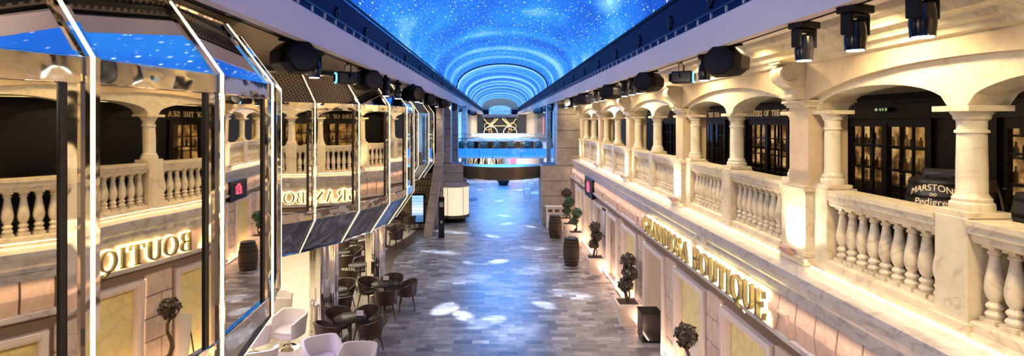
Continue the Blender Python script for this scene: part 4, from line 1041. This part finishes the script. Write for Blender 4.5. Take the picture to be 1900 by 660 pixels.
# white menu cabinet near the right gate
t = thing('menu_cabinet', 'low white cabinet with three framed square panels by the gate pier', 'cabinet', (2.85, 26.4, 0))
MB().box(-.5, .5, -.15, .15, .0, 1.02).box(-.55, .55, -.2, .2, 1.02, 1.06).build('body', M['white'], t, bevel=.008)
for k in range(3):
    x = -.33 + k * .33
    MB().box(x - .14, x + .14, -.165, -.15, .50, .95).build('frame', M['pot'], t); MB().box(x - .11, x + .11, -.172, -.165, .78, .92).build('picture', M['bronze'], t)
    MB().box(x - .11, x + .11, -.172, -.165, .52, .73).build('card', M['white'], t); MB().box(x - .04, x + .04, -.176, -.172, .58, .67).build('printed_mark', M['bronze'], t)
# bottle wall behind the screen
t = thing('back_bar', 'bronze back bar with rows of glinting glassware behind the menu screen', 'shelving', (-4.3, 28.2, 0))
MB().box(-1.3, 1.0, 0, .1, 0, 2.5).build('back_panel', M['bronze'], t)
for k in range(5): MB().box(-1.25, .95, -.25, 0, .9 + k * .32, .92 + k * .32).build('shelf', M['wood_dark'], t)
gb = MB(); q = random.Random(5)
for k in range(5):
    x = -1.2
    while x < .9: h = q.uniform(.1, .24); gb.lathe([(.03, 0), (.035, h * .6), (.015, h * .8), (.015, h)], (x, -.12, .92 + k * .32), 6); x += q.uniform(.09, .17)
gb.build('glassware', M['gold'], t); tag(KIDS(t)[-1], kind='stuff')

# ================================================================== FAR HALL
struct(MB().box(-3.6, -3.3, 32.5, YE, 0, 6.2).build('wall_far_left', M['panelwarm']))
struct(MB().box(4.3, 4.6, 29.45, YE, 0, 6.2).build('wall_far_right', M['panelwarm']))
struct(MB().box(-12, 9, YE, YE + .3, 0, 9.6).build('wall_end', M['panelwarm']))
struct(MB().box(-3.3, 4.3, 58, YE, 3.05, 3.36).build('trim_40', M['white']))
struct(MB().box(-2.6, 3.1, 84.5, 84.8, 5.75, 6.3).build('trim_41', M['beam']))
t = thing('end_screen', 'arched teal picture screen closing the far end of the vault', 'screen', (.24, 87.88, 6.3))
pts = [(1.6 * math.cos(PI * k / 20), 1.0 * math.sin(PI * k / 20)) for k in range(21)]
def teal():
    m, nt, b = newmat('teal_picture'); co = coords(nt, (.8, .8, 1.4)); n = N(nt, 'ShaderNodeTexNoise'); n.inputs['Scale'].default_value = 2; n.inputs['Detail'].default_value = 4; L(nt, co, n.inputs['Vector'])
    r = ramp(nt, n.outputs[0], [(.35, (.02, .12, .3)), (.55, (.06, .32, .5)), (.7, (.3, .55, .65))]); L(nt, r.outputs[0], b.inputs['Emission Color']); b.inputs['Emission Strength'].default_value = .8; return m
MB().ext([(-1.75, 0), (1.75, 0), (1.75, .9)] + [(1.75 * math.cos(PI * k / 16), .9 + .6 * math.sin(PI * k / 16)) for k in range(1, 16)] + [(-1.75, .9)], 'y', 0, .1).build('display', teal(), t)
for s_, nm in ((-1, 'left'), (1, 'right')):
    o = MB().box(-.45, .45, -.3, .3, 0, .75).build('dark_box', M['navy']); o.location = (.24 + s_ * 2.3, 85.5, 6.3); tag(o, 'dark blue box on the %s of the far teal screen' % nm, 'box')
# gilded crossing ornament on the end wall
t = thing('gold_ornament', 'gilded crossing ribbon ornament with arched curves on the far wall', 'sculpture', (.24, 83, 3.4))
for s_ in (-1, 1):
    for off in (0, .35):
        pts = [(s_ * (.35 + off + 1.25 * math.sin(k / 14 * PI * .62) ** 1.5 - .25 * k / 14 * (k > 8)), 0, 2.35 - 2.3 * k / 14) for k in range(15)]
        MB().tube(pts, .10 if off == 0 else .06, 8).build('ribbon', M['goldlit'] if 'goldlit' in M else M['gold'], t, 60)
    MB().torus((s_ * 1.9, 0, 1.0), 'y', .55, .08, 24, 6).build('loop', M['gold'], t, 60)
    MB().tube([(s_ * .3, 0, 2.2), (s_ * 1.6, 0, 1.1), (s_ * 2.5, 0, 2.2)], .07, 6).build('brace', M['gold'], t)
MB().box(-2.6, 2.6, .4, .5, 0, 2.4).build('back_panel', M['wood_dark'], t); MB().box(-1.2, 1.2, -.1, .1, 1.05, 1.15).build('crossbar', M['gold'], t)
for s_, nm in ((-1, 'left'), (1, 'right')):
    t = thing('arched_railing', 'white curved railing loop on the far upper deck, %s one' % nm, 'railing', (.24 + s_ * 1.3, 72, 3.36))
    MB().torus((0, 0, .28), 'y', .9, .05, 28, 6).build('loop', M['white'], t, 60)
# side features of the far hall
t = thing('wall_panel', 'tall cream wall panel with louvred strips on the far left', 'panel', (-3.25, 45, 3.1))
MB().box(0, .1, -6, 6, 0, 3.0).build('panel', M['white'], t)
t = thing('wall_panel', 'dark window panel with a red strip on the far right wall', 'panel', (4.2, 50, 3.4))
MB().box(-.1, .05, -7, 7, 0, 2.6).build('panel', M['wood_dark'], t); MB().box(-.12, -.1, -1.0, -.4, .6, 2.2).build('strip', M['red'], t)
t = thing('gilded_branches', 'tangle of thin gilded rods rising behind the bronze bridge', 'sculpture', (-1.6, 49, 0))
gm = MB(); q = random.Random(11)
for k in range(70):
    x = q.uniform(-1.3, 1.9); gm.tube([(x, q.uniform(-.5, .5), .9), (x + q.uniform(-.3, .3), q.uniform(-.5, .5), 2.3)], .022, 5)
gm.build('rods', M['gold'], t); tag(KIDS(t)[-1], kind='stuff'); MB().box(-1.4, 2, -.6, .6, .0, .9).build('plinth', M['wood_dark'], t)
t = thing('curved_counter', 'curved pale timber counter seen over the bronze bridge', 'counter', (2.2, 52, 0))
MB().lathe([(1.8, 0), (1.8, 2.0), (1.9, 2.05)], (0, 0, 0), 40).build('body', M['panelwarm'], t, 30); MB().box(-1.1, -.6, -1.95, -1.85, 1.3, 1.9).build('red_panel', M['red'], t)
x, y = floor_at(934, 343); t = thing('bowl_planter', 'wide dark bowl planter standing under the bridge on blue tiles', 'planter', (x, y, 0))
MB().lathe([(.32, 0), (.36, .03), (.55, .42), (.58, .45), (.52, .45), (.5, .4)], (0, 0, 0), 28).build('bowl', M['black_gloss'], t, 40); leafball(MB(), (0, 0, .52), .35, 80, 77).build('foliage', M['hedge'], t)
o = MB().lathe([(.8, 0), (.8, .008)], (0, 0, 0), 40).build('round_rug', simple('violet_rug', (.10, .08, .16), .8)); x, y = floor_at(862, 370); o.location = (x + .1, y, .004); tag(o, 'dark violet round rug on the tiles beyond the lit counter', 'rug')
o = MB().lathe([(.9, 0), (.9, .01)], (0, 0, 0), 40).build('round_mat', M['beigefloor']); x, y = floor_at(1003, 362); o.location = (x + .25, y + 1.2, .004); tag(o, 'cream round floor disc beyond the right gate pier', 'rug')
pcf = None
for i, (px, py) in enumerate(((978, 362), (984, 350), (990, 343), (974, 345))):
    x, y = floor_at(px, py); lab = 'pale outdoor style chair beyond the right gate, %s' % ['nearest', 'second', 'third', 'nearest the planter'][i]
    if pcf is None:
        pcf = thing('slatted_chair', lab, 'chair', (x, y, 0), R(90), 'pale chairs beyond the gate')
        MB().box(-.22, .22, -.22, .22, .43, .46).build('seat', M['white'], pcf); bm_ = MB()
        for k in range(5): bm_.box(-.2 + k * .09, -.17 + k * .09, .19, .22, .46, .85)
        bm_.box(-.22, .22, .19, .22, .82, .87).build('backrest', M['white'], pcf)
        for sx in (-1, 1):
            for sy in (-1, 1): MB().box(sx*.2-.015, sx*.2+.015, sy*.2-.015, sy*.2+.015, 0, .43).build('leg', M['white'], pcf)
    else: dup(pcf, (x, y, 0), R(90), lab)

# ================================================================== PUB BEHIND THE ARCADE
def text_mesh(s, size, depth=.004):
    cu = bpy.data.curves.new('lettering', 'FONT'); cu.body = s; cu.size = size; cu.extrude = depth; cu.align_x = 'CENTER'
    o = bpy.data.objects.new('tmp', cu); C.objects.link(o)
    dg = bpy.context.evaluated_depsgraph_get(); me = bpy.data.meshes.new_from_object(o.evaluated_get(dg)); bpy.data.objects.remove(o); return me
def place_sea(y0, lab):
    t = thing('pub_sign', lab, 'sign', (6.49, y0, 5.325))
    sign_text(t, 'MASTERS OF THE SEA', .145, 0, 0, 0, .012, M['letter_lit'], None, .012, .95)
place_sea(18.0, 'gilt serif lettering over the farther pub windows'); place_sea(14.15, 'gilt serif lettering over the middle pub windows')
# exit sign
t = thing('exit_sign', 'small green-lit exit sign over the near pub windows', 'sign', (6.42, 9.05, 5.36))
MB().box(0, .03, -.16, .16, 0, .075).build('housing', M['black'], t); ar = MB()
for a, b in ((-.14, -.1), (-.06, -.03), (.0, .03), (.08, .14)): ar.box(-.004, 0, a, b, .015, .06)
ar.build('pictogram', M['exit'], t)
# lit back bar shelves and bottles
bt = None; q = random.Random(4)
for wi, (a, b, zz, nm) in enumerate(((5.2, 7.9, (4.35, 4.72, 5.02), 'nearest'), (8.75, 11.2, (4.35, 4.75), 'second'), (12.9, 15.7, (4.5,), 'third'))):
    t = thing('bar_shelves', 'warm lit bar shelves behind the %s pub window' % nm, 'shelves', (7.2, (a + b) / 2, 3.38)); h = (b - a) / 2
    MB().box(0, .04, -h, h, .7, 1.95).build('glow_panel', M['shelfglow'], t)
    MB().box(-.3, .04, -h, h, 0, .7).build('counter', M['wood_dark'], t)
    for k in range(4): MB().box(-.02, .0, -h + k * 2 * h / 3 - .04, -h + k * 2 * h / 3 + .04, .7, 1.95).build('divider', M['wood_dark'], t)
    for z in zz:
        MB().box(-.25, 0, -h, h, z - 3.38 - .03, z - 3.38).build('shelf', M['wood_dark'], t)
        y = a + .12; c = 0
        while y < b - .1:
            lab = 'dim liquor bottle on the lit bar shelves behind the %s pub window' % nm
            hh = q.uniform(.62, .85); mt = q.choice(['bottle', 'bottle2', 'bottle3'])
            key = 'bt' + mt
            if key not in PROTO:
                o = MB().lathe([(.035, 0), (.036, .15), (.03, .18), (.012, .21), (.012, .27), (.015, .27), (.015, .285)], (0, 0, 0), 10).build('bottle', M[mt], None, 50); PROTO[key] = o
            else: o = PROTO[key].copy(); C.objects.link(o)
            o.location = (7.10, y, z); o.scale = (1, 1, hh); tag(o, lab, 'bottle', 'bottles behind the %s pub window' % nm); y += q.uniform(.11, .2); c += 1
# pub barrels with painted lettering
def pub_barrel(label, loc, lines, rot):
    t = barrel(label, loc, 1.16, .36, 'pub_oak')
    for s, size, z, bend in lines:
        me = text_mesh(s, size); o = bpy.data.objects.new('lettering', me); me.materials.append(M['cream_text']); C.objects.link(o); o.parent = t
        rr = .36
        for v in me.vertices:
            x, yy, d_ = v.co; zz = z + yy - bend * x * x
            r2 = rr * (.80 + .20 * math.sin(PI * max(0, min(1, zz / 1.16)))) + .004 + d_
            a = rot + x / rr; v.co = (r2 * math.cos(a), r2 * math.sin(a), zz)
    return t
x, y = 5.05, 6.15
pub_barrel('dark pub barrel with arched cream lettering behind the near balustrade', (x, y, 3.385), [("MARSTON'S", .10, 1.05, 1.0), ('oo', .07, .99, 0), ('Pedigree', .11, .89, .3)], math.atan2(-y, -x) - .22)
pub_barrel('dark pub barrel with straight cream capitals at the right picture edge', (4.95, 4.75, 3.385), [('BLACK', .10, .84, .2), ('SHEEP', .10, .73, .2)], math.atan2(-4.75, -4.95) - .2)
# bentwood stools
def bent_chair(label, loc, rz):
    t = thing('bentwood_chair', label, 'chair', loc, rz, 'dark bentwood pub chairs')
    MB().lathe([(.19, .70), (.21, .715), (.2, .735)], (0, 0, 0), 24).build('seat', M['pubchair'], t, 40)
    for a in (45, 135, 225, 315):
        c, s = math.cos(R(a)), math.sin(R(a)); MB().tube([(.15 * c, .15 * s, .71), (.22 * c, .22 * s, 0)], .015, 8).build('leg', M['pubchair'], t)
    MB().tube([(.19 * math.cos(R(k * 12)), .19 * math.sin(R(k * 12)), .45 + .16 * abs(math.sin(R(k * 24)))) for k in range(31)], .009, 6).build('bent_brace', M['pubchair'], t)
    for sx in (-1, 1): MB().tube([(sx * .17, -.12, .72), (sx * .18, -.17, 1.0), (sx * .17, -.2, 1.12)], .014, 8).build('back_post', M['pubchair'], t)
    MB().hexa([(-.19, -.21, 1.06), (.19, -.21, 1.06), (.19, -.18, 1.06), (-.19, -.18, 1.06), (-.19, -.24, 1.2), (.19, -.24, 1.2), (.19, -.21, 1.2), (-.19, -.21, 1.2)]).build('back_slat', M['pubchair'], t, bevel=.02)
    for k in (-1, 0, 1): MB().tube([(k * .07, -.15, .73), (k * .08, -.2, 1.08)], .007, 6).build('spindle', M['pubchair'], t)
    return t
M['pubchair'] = simple('bentwood_brown', (.06, .03, .018), .35)
b0 = bent_chair('dark bentwood bar chair behind the nearest round column', (5.15, 5.42, 3.385), R(200))
dup(b0, (5.5, 9.2, 3.385), R(30), 'dark bentwood bar chair in front of the second pub window')
dup(b0, (5.6, 6.9, 3.385), R(130), 'dark bentwood bar chair beyond the arched-lettered pub barrel')
